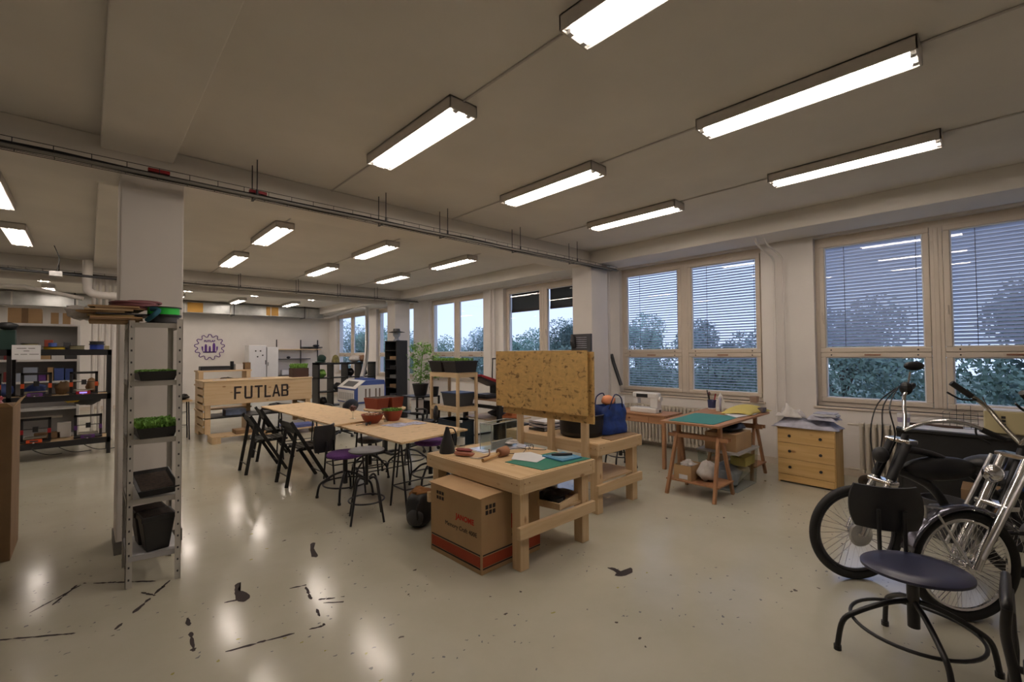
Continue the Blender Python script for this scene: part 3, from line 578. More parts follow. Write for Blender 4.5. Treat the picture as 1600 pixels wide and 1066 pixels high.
# back bench with particle boards
bb = workbench('low_workbench', 'pine workbench carrying upright particle boards and the blue bag', 3.62, 2.66, 4.42, 3.98, .70, .25)
MB().box(.05, .05, .30, .76, 1.26, .318).build('shelf_board', PX, bb)
for y in (.10, .55, 1.02): MB().box(-.045, y, .50, 0, y+.075, 1.12).build('upright', PZ, bb, bevel=.004)
for (x, y0, y1, z0, z1, L) in ((3.51, 2.70, 4.03, .98, 1.615, 'large upright particle board, front one facing the near workbench'), (3.56, 2.66, 3.96, .90, 1.60, 'second particle board just behind and below the front one')):
    o = tag(MB().box(x, y0, z0, x+.018, y1, z1).build('particle_board', OSB), L, 'board', 'upright particle boards')
tb = thing('black_tub', 'big black round tub behind the particle boards', 'tub', (3.93, 3.10, .70))
MB().lathe([(0, .0), (.21, 0), (.23, .02), (.245, .22), (.255, .23), (.245, .235), (.235, .05), (0, .03)], n=36).build('body', BLK, tb, smooth=True)
pt = thing('letter_tray', 'stack of white papers in grey letter trays behind the uprights', 'letter tray', (3.76, 3.50, .70))
for k_ in range(3):
    MB().box(0, 0, .04*k_, .30, .24, .04*k_+.006).box(0, 0, .04*k_, .006, .24, .04*k_+.03).box(.294, 0, .04*k_, .30, .24, .04*k_+.03).build('tray', DGREY if k_ == 0 else FABG, pt)
    MB().box(.01, .005, .04*k_+.007, .29, .235, .04*k_+.022).build('paper_stack', PAPER, pt)
bg = thing('shopping_bag', 'big blue woven shopping bag standing on the low workbench', 'bag', (4.20, 2.93, .715), radians(-8))
n = 24; b = MB(); rows = []
for i in range(9):
    z = .31*i/8; k = 1+.05*sin(i*1.3); row = []
    for j in range(n):
        a = 2*pi*j/n; sx = .20*k*(abs(cos(a))**.45)*(1 if cos(a) > 0 else -1); sy = .12*k*(abs(sin(a))**.5)*(1 if sin(a) > 0 else -1)
        row.append(b.b.verts.new((sx*(1-.1*(i/8)**2)+.006*sin(5*a+i), sy*(1-.15*i/8)+.006*sin(7*a+2*i), z+(.012*sin(3*a) if i == 8 else 0))))
    rows.append(row)
for A, B in zip(rows, rows[1:]):
    for j in range(n): b._f([A[j], A[(j+1) % n], B[(j+1) % n], B[j]])
b._f(rows[0][::-1]); b.build('body', BLUE, bg, smooth=True)
for s_ in (-1, 1): MB().tube(catmull([(-.11, s_*.105, .27), (-.07, s_*.12, .38), (.0, s_*.10, .42), (.06, s_*.12, .38), (.10, s_*.105, .27)]), .007, 6).build('handle', plain('navy_strap', (.02, .03, .10), .8), bg)
tag(MB().ball((4.14, 2.90, 1.07), (.085, .07, .055), noise=.1, seed=8).build('peach_bundle', plain('peach_cloth', (.72, .30, .16), .8), smooth=True), 'peach orange bundle on top of the blue bag', 'bundle')
tag(MB().box(4.22, 2.86, .92, 4.40, 2.875, 1.10).build('paper_bag', PAPER, bevel=.002), 'white paper bag sticking out of the blue bag, right side', 'paper bag')
bs = thing('cardboard_sheet', 'brown cardboard sheet under the blue bag', 'cardboard', (0, 0, .7005)); MB().prism([(3.86, 2.67), (4.40, 2.70), (4.42, 3.10), (3.90, 2.82)], lambda x, y: (x, y, 0), lambda x, y: (x, y, .006)).build('sheet', CARDD, bs)
# long tables on black trestles
def trestle(t_, x0, x1, y, h, sp=.17):
    for x in (x0, x1):
        for s_ in (-1, 1): MB().tube([(x, y+s_*.04, h), (x, y+s_*sp, 0)], .011, 8).build('trestle_leg', BLKM, t_, smooth=True)
        MB().tube([(x, y-sp*.75, .22), (x, y+sp*.75, .22)], .007, 6).build('cross_bar', BLKM, t_)
    MB().box(x0-.02, y-.045, h-.03, x1+.02, y+.045, h).build('trestle_head', BLKM, t_)
    MB().tube([(x0, y-sp*.75, .22), (x1, y-sp*.75, .22)], .007, 6).build('stretcher', BLKM, t_); MB().tube([(x0, y+sp*.75, .22), (x1, y+sp*.75, .22)], .007, 6).build('stretcher', BLKM, t_)
t1 = thing('trestle_table', 'nearer particle board trestle table with bowls and papers', 'table', (0, 0, 0))
MB().prism([(2.18, 3.88), (3.10, 4.05), (3.02, 5.42), (2.17, 5.46)], lambda x, y: (x, y, .732), lambda x, y: (x, y, .75)).build('tabletop', OSBT, t1)
trestle(t1, 2.34, 2.98, 4.22, .732); trestle(t1, 2.34, 2.92, 5.15, .732)
t2 = thing('trestle_table', 'farther particle board trestle table towards the lettered counter', 'table', (0, 0, 0))
MB().prism([(2.10, 5.28), (2.92, 5.42), (2.78, 8.15), (2.02, 8.05)], lambda x, y: (x, y, .752), lambda x, y: (x, y, .77)).build('tabletop', OSBT, t2)
trestle(t2, 2.22, 2.80, 5.75, .752); trestle(t2, 2.18, 2.70, 7.6, .752)
def bowl(x, y, z, R, h, m_, label):
    o = MB().lathe([(0, 0), (R*.5, 0), (R*.85, h*.45), (R, h), (R*.97, h), (R*.8, h*.47), (R*.45, .01), (0, .01)], n=28).build('bowl', m_, smooth=True, loc=(x, y, z)); return tag(o, label, 'bowl')
B1 = thing('crisp_bowl', 'red-brown bowl full of wrapped crisps on the nearer trestle table', 'bowl', (2.54, 5.22, .75))
MB().lathe([(0, 0), (.065, 0), (.11, .05), (.135, .11), (.13, .11), (.10, .05), (.06, .01), (0, .01)], n=28).build('bowl', TERRA, B1, smooth=True)
b = MB(); rnd = random.Random(3)
for _ in range(40): a = rnd.uniform(0, 6.3); q = rnd.uniform(.02, .11); b.ball((q*cos(a), q*sin(a), .095+rnd.uniform(0, .02)), (.018, .012, .008), 6, 4)
f = b.build('wrapped_sweets', plain('brown_gold', (.35, .18, .08), .4, var=.5, scale=60), B1); f['kind'] = 'stuff'
B2 = thing('seedling_bowl', 'red-brown bowl of green seedlings on the nearer trestle table', 'bowl', (2.83, 5.25, .75))
MB().lathe([(0, 0), (.075, 0), (.105, .06), (.125, .13), (.12, .13), (.10, .1), (0, .1)], n=28).build('bowl', TERRA, B2, smooth=True)
def grass(n, rx, ry, h, seed=0, lean=.02):
    b = MB(); rnd = random.Random(seed)
    for _ in range(n):
        x, y = rnd.uniform(-rx, rx), rnd.uniform(-ry, ry); dx, dy = rnd.gauss(0, lean), rnd.gauss(0, lean); hh = h*rnd.uniform(.6, 1.1); w_ = .004; a = rnd.uniform(0, 3)
        b._f([b.b.verts.new((x-w_*cos(a), y-w_*sin(a), 0)), b.b.verts.new((x+w_*cos(a), y+w_*sin(a), 0)), b.b.verts.new((x+dx+w_*2*cos(a), y+dy+w_*2*sin(a), hh)), b.b.verts.new((x+dx-w_*2*cos(a), y+dy-w_*2*sin(a), hh))])
    return b
f = grass(260, .08, .08, .05, 4).build('seedlings', LEAF, B2, loc=(0, 0, .10)); f['kind'] = 'stuff'
wg = thing('wine_glass', 'stemmed wine glass holding sweets behind the crisp bowl', 'glass', (2.47, 5.62, .77))
MB().lathe([(0, 0), (.04, 0), (.006, .012), (.005, .07), (.03, .10), (.05, .15), (.04, .20)], n=24).build('glass', CUPG, wg, smooth=True)
MB().ball((0, 0, .135), (.038, .038, .035), noise=.3, seed=6).build('sweets', plain('dark_sweets', (.15, .06, .05), .4, var=.5, scale=80), wg, smooth=True)
jr = thing('drinking_glass', 'small clear drinking glass between the two red bowls', 'glass', (2.70, 5.18, .75)); MB().lathe([(0, .003), (.028, .003), (.034, .10)], n=20).build('glass', CUPG, jr, smooth=True)
MB().lathe([(0, .004), (.026, .004), (.028, .03), (0, .031)], n=20).build('water', CLEAR, jr, smooth=True)
sg = thing('sunglasses', 'dark sunglasses lying in front of the crisp bowl', 'sunglasses', (2.43, 5.10, .75), .6)
MB().ball((-.035, 0, .02), (.03, .006, .02)).ball((.035, 0, .02), (.03, .006, .02)).build('lens', BLK, sg, smooth=True)
MB().tube([(-.065, 0, .025), (-.07, .12, .01)], .003, 6).tube([(.065, 0, .025), (.07, .12, .01)], .003, 6).tube([(-.01, 0, .03), (.01, 0, .03)], .003, 6).build('frame', BLK, sg)
for i, (p, L) in enumerate((([(2.52, 4.98), (2.60, 4.70), (2.86, 4.78), (2.80, 5.02)], 'printed leaflet in front of the seedling bowl'), ([(2.80, 4.90), (2.86, 4.70), (3.00, 4.72), (2.98, 4.95)], 'printed leaflet nearer the right table edge'))):
    flat('leaflet', p, .751+.002*i, .002, plain('leaflet_print', (.48, .48, .62), .7, var=.5, scale=25), L, 'leaflet', 'leaflets on the table')
# folding chairs (black, backrest slats), local +x = seat front
def folding_chair():
    t_ = thing('folding_chair', '', 'chair', group='black folding chairs at the long table')
    for s_ in (-.20, .20):
        MB().beam((-.20, s_, .78), (.26, s_, 0), .022, .04, (1, 0, 0)).build('back_rail', BLKW, t_, bevel=.003)
        MB().beam((-.13, s_*.88, .66), (-.24, s_*.88, 0), .022, .04, (1, 0, 0)).build('rear_leg', BLKW, t_, bevel=.003)
    for z, x in ((.735, -.175), (.66, -.13)): MB().box(x-.01, -.20, z-.035, x+.008, .20, z+.03).build('backrest_slat', BLKW, t_, bevel=.003)
    for k_ in range(6): MB().box(-.10+.062*k_, -.175, .435, -.05+.062*k_, .175, .45).build('seat_slat', BLKW, t_, bevel=.002)
    for s_ in (-.155, .155): MB().box(-.12, s_-.012, .41, .28, s_+.012, .434).build('seat_rail', BLKW, t_)
    MB().cyl((-.225, -.17, .13), (-.225, .17, .13), .007, n=8).build('cross_rod', BLKM, t_); MB().cyl((.20, -.20, .10), (.20, .20, .10), .007, n=8).build('cross_rod', BLKM, t_)
    return t_
FC = folding_chair(); FC.location = (1.78, 7.0, 0); FC['label'] = 'black folding chair by the farther table, middle of the three'
copy_tree(FC, (1.98, 6.02, 0), radians(2), 'black folding chair nearest the purple stool')
copy_tree(FC, (2.10, 7.72, 0), radians(-4), 'black folding chair closest to the lettered counter')
# swivel stools
def swivel(name, seat_m, seat_z, R_base, label, loc, rz, back=None, tall_ring=.12, seat=(.19, .19), seat_off=(0, 0), legs=4, splay=0, seat_rz=0, pad=.05, h1=.22, round_back=False, group=None, leg_r=.0125, ao=pi/4):
    t_ = thing(name, label, 'chair' if back else 'stool', (*loc, 0), rz, group)
    for k_ in range(legs):
        a = 2*pi*k_/legs+ao; c_, s_ = cos(a), sin(a)
        MB().tube(catmull([(.025*c_, .025*s_, h1+.06), (.12*c_, .12*s_, h1+.03), (R_base*.72*c_, R_base*.72*s_, h1*.86), (R_base*.92*c_, R_base*.92*s_, h1*.62), (R_base*c_, R_base*s_, .02)], 5), leg_r, 10).build('leg', BLKM, t_, smooth=True)
        MB().cyl((R_base*c_, R_base*s_, 0), (R_base*c_, R_base*s_, .025), leg_r*1.4, n=10).build('foot', BLKM, t_)
    MB().torus((0, 0, h1*.72), R_base*.78, .009, 'z', 40, 8).build('foot_ring', BLKM, t_, smooth=True)
    MB().cyl((0, 0, h1-.07), (0, 0, h1+.20), .026).cyl((0, 0, h1+.2), (0, 0, seat_z-.02), .014).build('column', BLKM, t_, smooth=True)
    if back != 'none':
        s = MB(); s.lathe([(0, -.02), (.9, -.012), (1, 0), (1, .3), (.93, .9), (0, 1)] if False else [(0, 0), (.9, 0), (1, .25), (1, .6), (.92, .92), (.6, 1), (0, .95)], n=40)
        for v in s.b.verts: v.co = Vector((v.co.x*seat[0]+seat_off[0], v.co.y*seat[1]+seat_off[1], v.co.z*pad+seat_z-pad))
        so = s.build('seat', seat_m, t_, smooth=True)
        MB().box(-.10+seat_off[0], -.02, seat_z-pad-.014, .10+seat_off[0], .02, seat_z-pad).build('seat_bracket', BLKM, t_)
    if back:
        bx_, bz0, bz1, bw = back; s = MB(); n = 14; fr = []; 
        def prof(u, v, off):
            y = (u-.5)*2*bw; z = bz0+(bz1-bz0)*v; k_ = 1-.16*(abs(2*v-1)**2.2); return (bx_-.06*(2*u-1)**2*-1+off, y*k_, z)
        G = [[s.b.verts.new(prof(i/n, j/8, 0)) for j in range(9)] for i in range(n+1)]; H_ = [[s.b.verts.new(prof(i/n, j/8, -.018)) for j in range(9)] for i in range(n+1)]
        for i in range(n):
            for j in range(8): s._f([G[i][j], G[i+1][j], G[i+1][j+1], G[i][j+1]]); s._f([H_[i][j+1], H_[i+1][j+1], H_[i+1][j], H_[i][j]])
        for j in range(8): s._f([G[0][j+1], H_[0][j+1], H_[0][j], G[0][j]]); s._f([G[n][j], H_[n][j], H_[n][j+1], G[n][j+1]])
        for i in range(n): s._f([G[i][0], H_[i][0], H_[i+1][0], G[i+1][0]]); s._f([G[i][8], G[i+1][8], H_[i+1][8], H_[i][8]])
        s.build('backrest', BLK, t_, smooth=True)
        for yy in (-.06, .06): MB().tube(catmull([(-.05, yy, seat_z-.06), (bx_*.8, yy, seat_z-.07), (bx_-.03, yy, seat_z-.02), (bx_-.028, yy, bz0+.12)]), .011, 8).build('back_support', BLKM, t_, smooth=True)
    return t_
swivel('swivel_chair', PURP, .50, .30, 'black swivel chair with purple seat and curved back beside the folding chair', (2.12, 5.02), radians(117), back=(.24, .49, .79, .17), seat=(.20, .20), ao=.5)
# grey four legged stool
st = thing('round_stool', 'grey round topped metal stool nearest the viewer', 'stool', (1.97, 4.17, 0), .4)
MB().lathe([(0, .655), (.15, .655), (.165, .662), (.168, .672), (.15, .682), (.06, .679), (0, .679)], n=40).build('seat', GREYM, st, smooth=True)
for k_ in range(4):
    a = k_*pi/2; c_, s_ = cos(a), sin(a)
    MB().tube(catmull([(.04*c_, .04*s_, .40), (.09*c_, .09*s_, .42), (.13*c_, .13*s_, .38), (.16*c_, .16*s_, .25), (.21*c_, .21*s_, .01)], 5), .0105, 8).build('leg', BLKM, st, smooth=True)
MB().torus((0, 0, .20), .165, .008, 'z', 36, 6).build('foot_ring', BLKM, st, smooth=True); MB().cyl((0, 0, .34), (0, 0, .655), .016).build('column', BLKM, st, smooth=True)
swivel('swivel_stool', PURP, .56, .27, 'purple seated swivel stool between the trestle table and workbench', (3.02, 4.68), .3, seat=(.19, .19), ao=.3)
swivel('swivel_stool', GREYM, .52, .28, 'grey seated swivel stool tucked behind the nearer trestle table', (3.22, 5.55), .3, seat=(.17, .17), ao=.9)
swivel('swivel_stool', GREYM, .50, .28, 'grey swivel stool under the joint of the two trestle tables', (2.70, 5.62), .3, seat=(.17, .17), ao=.2)
# backpack
bk = thing('backpack', 'black backpack with tan top leaning behind the cardboard box', 'backpack', (2.27, 3.70, 0), .4)
b = MB().ball((0, 0, .155), (1, 1, 1), 24, 16)
for v in b.b.verts: v.co = Vector([s_*abs(q)**.62*(1 if q > 0 else -1)+c_ for q, s_, c_ in ((v.co.x, .125, 0), (v.co.y, .10, 0), (v.co.z-.155, .155, .155))])
b.build('body', BLK, bk, smooth=True); MB().ball((-.10, -.02, .11), (.05, .085, .08), noise=.05).build('front_pocket', DGREY, bk, smooth=True)
MB().ball((.03, .02, .285), (.105, .09, .055), 16, 10, noise=.22, seed=2).build('top_flap', plain('tan_fabric', (.25, .11, .03), .8), bk, smooth=True)
MB().tube(catmull([(-.08, -.06, .27), (-.14, -.07, .2), (-.13, -.07, .1), (-.09, -.06, .05)]), .01, 6).build('strap', BLK, bk)
# floor tape outlines
def tape(pts_list, label, z=.0008):
    b = MB(); rnd = random.Random(len(pts_list))
    for (a, c, w_) in pts_list:
        a, c = Vector((*a, 0)), Vector((*c, 0)); L = (c-a).length; d = (c-a)/L; u = Vector((-d.y, d.x, 0)); t_ = 0
        while t_ < L:
            run = rnd.uniform(.03, .16)
            if rnd.random() < .74:
                n = 5; up_, lo_ = [], []; off = rnd.uniform(-.003, .003)
                for k_ in range(n+1):
                    q = a+d*min(L, t_+run*k_/n)+u*off; e_ = .35 if k_ in (0, n) else 1
                    up_.append(q+u*w_*e_*rnd.uniform(.45, 1.0)); lo_.append(q-u*w_*e_*rnd.uniform(.45, 1.0))
                U = [b.b.verts.new(q+Vector((0, 0, z))) for q in up_]; D = [b.b.verts.new(q+Vector((0, 0, z))) for q in lo_]
                for k_ in range(n): b._f([U[k_], D[k_], D[k_+1], U[k_+1]])
            t_ += run
    return tag(b.build('tape_outline', BINK), label, 'floor marking')
tape([((.53, 3.48), (1.12, 3.30), .012), ((1.11, 3.28), (1.03, 2.74), .012), ((1.03, 2.74), (.43, 2.91), .012), ((.43, 2.91), (.46, 3.40), .016), ((1.11, 3.05), (1.25, 2.97), .012), ((1.12, 2.99), (1.22, 2.91), .010)], 'worn black tape rectangle on the open floor right of the metal shelf')
tape([((-.50, 3.98), (.13, 3.55), .010), ((.13, 3.55), (.40, 3.98), .016), ((.44, 4.04), (-.01, 4.42), .011), ((-.04, 4.42), (-.22, 4.02), .010), ((-.25, 4.15), (-.02, 4.40), .009), ((.38, 3.95), (.44, 4.05), .010), ((.28, 3.98), (.34, 3.86), .012)], 'worn black tape outline on the floor in front of the metal shelf', .0012)
def splat(pts, label, z=.001):
    P = catmull([(x, y, z) for x, y in pts]+[(pts[0][0], pts[0][1], z)], 4)[:-1]; rnd = random.Random(len(pts)); b = MB(); c_ = b.b.verts.new((sum(p[0] for p in P)/len(P), sum(p[1] for p in P)/len(P), z)); V = [b.b.verts.new((p[0]+rnd.uniform(-.004, .004), p[1]+rnd.uniform(-.004, .004), z)) for p in P]
    for i in range(len(V)): b._f([c_, V[i], V[(i+1) % len(V)]])
    return tag(b.build('paint_stain', BINK), label, 'stain')
splat([(.72, 3.42), (.75, 3.36), (.80, 3.40), (.79, 3.50), (.76, 3.56), (.80, 3.66), (.76, 3.64), (.74, 3.55)], 'black paint blob above the tape rectangle')
splat([(2.76, 1.90), (2.80, 1.85), (2.90, 1.84), (2.95, 1.88), (2.90, 1.89), (2.84, 1.90), (2.86, 1.97), (2.82, 2.0), (2.81, 1.92)], 'dark branching stain on the floor right of the square workbench')
splat([(1.30, 3.72), (1.34, 3.70), (1.38, 3.90), (1.42, 3.98), (1.38, 3.97)], 'thin dark streak on the floor left of the cardboard box')
# ---------------- perforated metal shelf by the white column
ms = thing('metal_shelf', 'narrow grey perforated metal shelf in front of the white column', 'shelf', (.20, 4.10, 0))
w_, d_ = .30, .46
for x, y, sx, sy in ((0, 0, 1, 1), (w_, -.06, -1, 1), (0, d_, 1, -1), (w_, d_, -1, -1)):
    b = MB(); b.box(min(x, x+.035*sx), min(y, y+.003*sy), 0, max(x, x+.035*sx), max(y, y+.003*sy), 1.86); b.box(min(x, x+.003*sx), min(y, y+.035*sy), 0, max(x, x+.003*sx), max(y, y+.035*sy), 1.86)
    b.mat(1); h = b
    for k_ in range(22):
        z = .05+k_*.083; h.box(x+.0175*sx-.005, y-.0008*sy, z, x+.0175*sx+.005, y+.0015*sy, z+.014); h.box(x-.0008*sx, y+.0175*sy-.005, z, x+.0015*sx, y+.0175*sy+.005, z+.014)
    b.build('post', [STEEL, DGREY], ms)
for z in (1.83, 1.42, 1.015, .60, .215):
    b = MB(); b.hexa([(0.002, .003, z-.004), (w_-.002, -.055, z-.004), (w_-.002, d_-.003, z-.004), (.002, d_-.003, z-.004)], [(0.002, .003, z), (w_-.002, -.055, z), (w_-.002, d_-.003, z), (.002, d_-.003, z)])
    b.hexa([(.002, .002, z-.035), (w_-.002, -.056, z-.035), (w_-.002, -.053, z-.035), (.002, .005, z-.035)], [(.002, .002, z), (w_-.002, -.056, z), (w_-.002, -.053, z), (.002, .005, z)])
    b.box(.002, .0, z-.035, .005, d_, z).box(w_-.005, .0, z-.035, w_-.002, d_, z); b.build('shelf', STEEL if z > .3 else DIRTW, ms)
def plant_tray(x, y, z, rz, label, w1, d1, h1, gh, n, sd):
    t_ = thing('seedling_tray', label, 'tray', (x, y, z), rz, None); a, c = w1/2, d1/2; k_ = .82
    b = MB(); o = [(-a*k_, -c*k_), (a*k_, -c*k_), (a*k_, c*k_), (-a*k_, c*k_)]; u_ = [(-a, -c), (a, -c), (a, c), (-a, c)]
    v0 = [b.b.verts.new((*q, 0)) for q in o]; v1 = [b.b.verts.new((*q, h1)) for q in u_]; v2 = [b.b.verts.new((q[0]*.93, q[1]*.95, h1)) for q in u_]; v3 = [b.b.verts.new((q[0]*.95, q[1]*.95, h1*.75)) for q in o]
    b._f(v0[::-1])
    for A, B in ((v0, v1), (v1, v2), (v2, v3)):
        for i in range(4): b._f([A[i], A[(i+1) % 4], B[(i+1) % 4], B[i]])
    b._f(v3); b.build('tray', BLK, t_, bevel=.002)
    MB().box(-a*k_*.95, -c*k_*.95, h1*.7, a*k_*.95, c*k_*.95, h1*.8).build('soil', SOIL, t_)
    if n: f = grass(n, a*.9, c*.9, gh, sd, .012).build('sprouts', LEAF, t_, loc=(0, 0, h1*.8)); f['kind'] = 'stuff'
    return t_
plant_tray(.355, 4.22, 1.421, .05, 'black seedling tray with short sprouts, top of the metal shelf', .23, .36, .065, .02, 900, 1)
plant_tray(.355, 4.22, 1.016, .05, 'black seedling tray with lush green sprouts on the metal shelf', .235, .36, .075, .055, 2200, 2)
q = plant_tray(.385, 4.20, .66, .1, 'black tray of bare soil tilted on the metal shelf', .24, .34, .06, 0, 0, 3); q.rotation_euler = (radians(14), 0, .1); q.location = (.355, 4.20, .648)
for i, (x, y, L, tl) in enumerate(((.34, 4.36, 'black square flower pot at the back of the bottom shelf', 0), (.37, 4.17, 'black square flower pot at the front of the bottom shelf', .0))):
    t_ = thing('flower_pot', L, 'pot', (x, y, .216), .1, 'black pots on the bottom shelf'); a = .10; 
    b = MB(); b.hexa([(-a*.65, -a*.65, 0), (a*.65, -a*.65, 0), (a*.65, a*.65, 0), (-a*.65, a*.65, 0)], [(-a*.93, -a*.93, .22), (a*.93, -a*.93, .22), (a*.93, a*.93, .22), (-a*.93, a*.93, .22)]); b.build('body', BLK, t_, bevel=.006)
    MB().box(-a, -a, .215, a, a, .25).build('rim', BLK, t_, bevel=.004)
    MB().box(-a*.86, -a*.86, .2505, a*.86, a*.86, .2525).build('soil', SOIL, t_)
def spool(x, y, z, R, h, m_, label, flange=BLK):
    t_ = thing('filament_spool', label, 'spool', (x, y, z), 0, 'filament spools')
    MB().cyl((0, 0, 0), (0, 0, .006), R, n=32).build('flange', flange, t_, smooth=True); MB().cyl((0, 0, h-.006), (0, 0, h), R, n=32).build('flange', flange, t_, smooth=True)
    MB().cyl((0, 0, .006), (0, 0, h-.006), R*.88, n=32).build('filament', m_, t_, smooth=True); return t_
spool(.40, 4.17, 1.832, .105, .055, DGREY, 'dark filament spool under the bright green one'); spool(.40, 4.17, 1.888, .108, .062, GREENS, 'bright green filament spool on top of the metal shelf')
rnd = random.Random(11)
cols = [CARD, CARDD, CARD, plain('tan_board', (.45, .33, .14), .8), DGREY, CARD, plain('kraft', (.5, .36, .2), .8), CARDD, CARD]
for k_ in range(9):
    o = MB().box(-.15, -.17, 0, .12+rnd.uniform(-.03, .02), .17, .011).build('cardboard_offcut', cols[k_], loc=(.15+rnd.uniform(-.04, .03), 4.28+rnd.uniform(-.02, .02), 1.832+.0125*k_)); o.rotation_euler = (0, 0, rnd.uniform(-.2, .2))
    tag(o, ['lowest', 'second lowest', 'third lowest', 'fourth lowest', 'middle', 'fourth highest', 'third highest', 'second highest', 'topmost'][k_]+' sheet of the offcut stack on the metal shelf', 'cardboard', 'offcuts on the metal shelf')
tag(MB().tube(catmull([(.30, 4.10, 1.85), (.33, 4.04, 1.88), (.36, 4.06, 1.92), (.32, 4.10, 1.93)]), .016, 8).build('blue_rag', plain('petrol_rag', (.02, .12, .18), .8), smooth=True), 'petrol blue rag hanging between offcuts and spools', 'rag')
tag(MB().torus((.26, 4.36, 1.960), .15, .013, 'z', 36, 8).torus((.24, 4.35, 1.982), .13, .011, 'z', 36, 8).torus((.30, 4.37, 1.995), .10, .010, 'z', 36, 8).build('cable_coil', plain('mauve_cable', (.22, .08, .09), .6), smooth=True), 'mauve cable coil lying on the offcut stack', 'cable coil')
tag(MB().ball((-.02, 4.38, 1.90), (.10, .10, .05), 14, 8, noise=.35, seed=2).build('plastic_wrap', FABW, smooth=True), 'crumpled pale plastic wrap left of the offcut stack', 'wrap')
# ---------------- big cardboard at left edge
cb = thing('tall_carton', 'tall brown cardboard carton at the left edge of the photo', 'carton', (-1.12, 5.31, 0))
MB().box(0, 0, 0, .69, .55, 1.20).build('body', CARDD, cb, bevel=.004); MB().hexa([(0, -.0, 1.20), (.69, 0, 1.20), (.66, -.05, 1.235), (.03, -.05, 1.235)], [(0, .004, 1.202), (.69, .004, 1.202), (.66, -.046, 1.239), (.03, -.046, 1.239)]).build('flap', CARD, cb)
MB().hexa([(.686, 0, 1.20), (.69, 0, 1.20), (.69, .55, 1.20), (.686, .55, 1.20)], [(.72, .02, 1.26), (.725, .02, 1.26), (.725, .53, 1.26), (.72, .53, 1.26)]).build('flap', CARD, cb)
hs = tag(MB().ball((-.56, 5.45, 1.245), (.07, .07, .045), noise=.25, seed=3).build('red_tool', RED, smooth=True), 'red tool poking out of the tall carton', 'tool')
# ---------------- black rack with printers
rk = thing('black_rack', 'black metal rack holding printers at the left of the hall', 'rack', (-2.05, 10.0, 0))
Wd, Dp = 2.33, .60
for x in (0, Wd-.05, Wd/2):
    for y in (0, Dp-.05): MB().box(x, y, 0, x+.05, y+.05, 1.70).build('post', BLKM, rk)
for z in (1.70, .98, .27):
    MB().box(0, 0, z-.09, Wd, .03, z).build('beam', BLKM, rk); MB().box(0, Dp-.03, z-.09, Wd, Dp, z).build('beam', BLKM, rk)
    MB().box(.01, .03, z-.035, Wd-.01, Dp-.03, z-.01).build('shelf_board', PX if z < 1.5 else BLKW, rk)
nt_ = thing('paper_notice', 'white printed notice hanging on the black rack', 'notice', (-.835, 9.985, 1.55)); MB().box(0, 0, 0, .30, .004, .22).build('sheet', PAPER, nt_)
b = MB()
for z, x0, x1 in ((.165, .05, .15), (.165, .17, .24), (.125, .12, .18), (.075, .03, .07), (.075, .09, .16), (.075, .18, .28)): b.box(x0, -.001, z, x1, 0, z+.008)
b.build('printed_line', DGREY, nt_)
def printer(x, z, label, acc, screen, W_=.34, H_=.36, lit=False):
    t_ = thing('desktop_printer', label, 'printer', (x, 10.12, z), 0, 'filament printers on the black rack')
    MB().box(0, 0, .0, W_, .30, .02).build('base', BLK, t_)
    f = MB(); f.box(.0, .15, .02, .035, .20, H_).box(W_-.035, .15, .02, W_, .20, H_).box(.0, .15, H_-.035, W_, .20, H_); f.build('gantry', BLK, t_)
    MB().box(.05, .02, .06, W_-.05, .28, .068).build('bed', plain('bed_steel_'+str(round(x*10)), (.25, .22, .16), .4), t_)
    MB().box(.03, .14, .19, W_-.03, .155, .20).box(.14, .10, .15, .20, .15, .23).build('print_head', BLK, t_)
    for q in (.0, W_-.04): MB().box(q, .13, .12, q+.04, .16, .19).build('corner_bracket', acc, t_)
    MB().box(.08, -.03, .0, W_-.09, .0, .05).build('control_panel', screen, t_, bevel=.004); MB().box(.12, -.033, .015, W_-.13, -.03, .037).build('display', emis('lit_display', (.4, .3, 1), 1.2) if lit else DGREY, t_)
    MB().cyl((W_/2-.01, -.045, .0), (W_/2-.01, -.03, .0), .010).build('knob', WHITE, t_)
    return t_
printer(-.76, .98, 'black filament printer with purple panel, second shelf of the black rack', ORANGE, PURP)
printer(-.22, .98, 'filament printer with glowing red panel, second shelf by the rack post', ORANGE, RED, lit=True)
printer(-1.30, .98, 'filament printer cut off by the left edge, second shelf', ORANGE, ORANGE)
printer(-.76, .27, 'filament printer with orange panel, lowest rack shelf', RED, ORANGE)
printer(-.16, .27, 'filament printer with dark purple panel, lowest shelf by the rack post', PURP, PURP)
YELP = plain('yellow_plastic', (.55, .38, .02), .5); BLUEF = plain('blue_filament', (.02, .05, .30), .5)
for (x, m_, h_, L) in ((.10, BLUEF, .09, 'blue filament spool on top of the rack near its post'), (.10, BLK, .05, 'black filament spool stacked on the blue one'), (-.14, plain('olive_filament', (.2, .18, .1), .6), .07, 'olive filament spool on top of the rack'), (-.40, YELP, .05, 'yellow filament spool on top of the rack'), (-.67, CREAM, .10, 'cream filament spool on top of the rack')):
    sp_ = spool(x, 10.3, 1.70 if 'stacked' not in L else 1.791, .10 if x != -.40 else .14, h_, m_, L)
tag(MB().cyl((-.42, 10.3, 1.751), (-.42, 10.3, 1.81), .05).build('blue_cup', BLUEP, smooth=True), 'small blue cup on the yellow spool', 'cup')
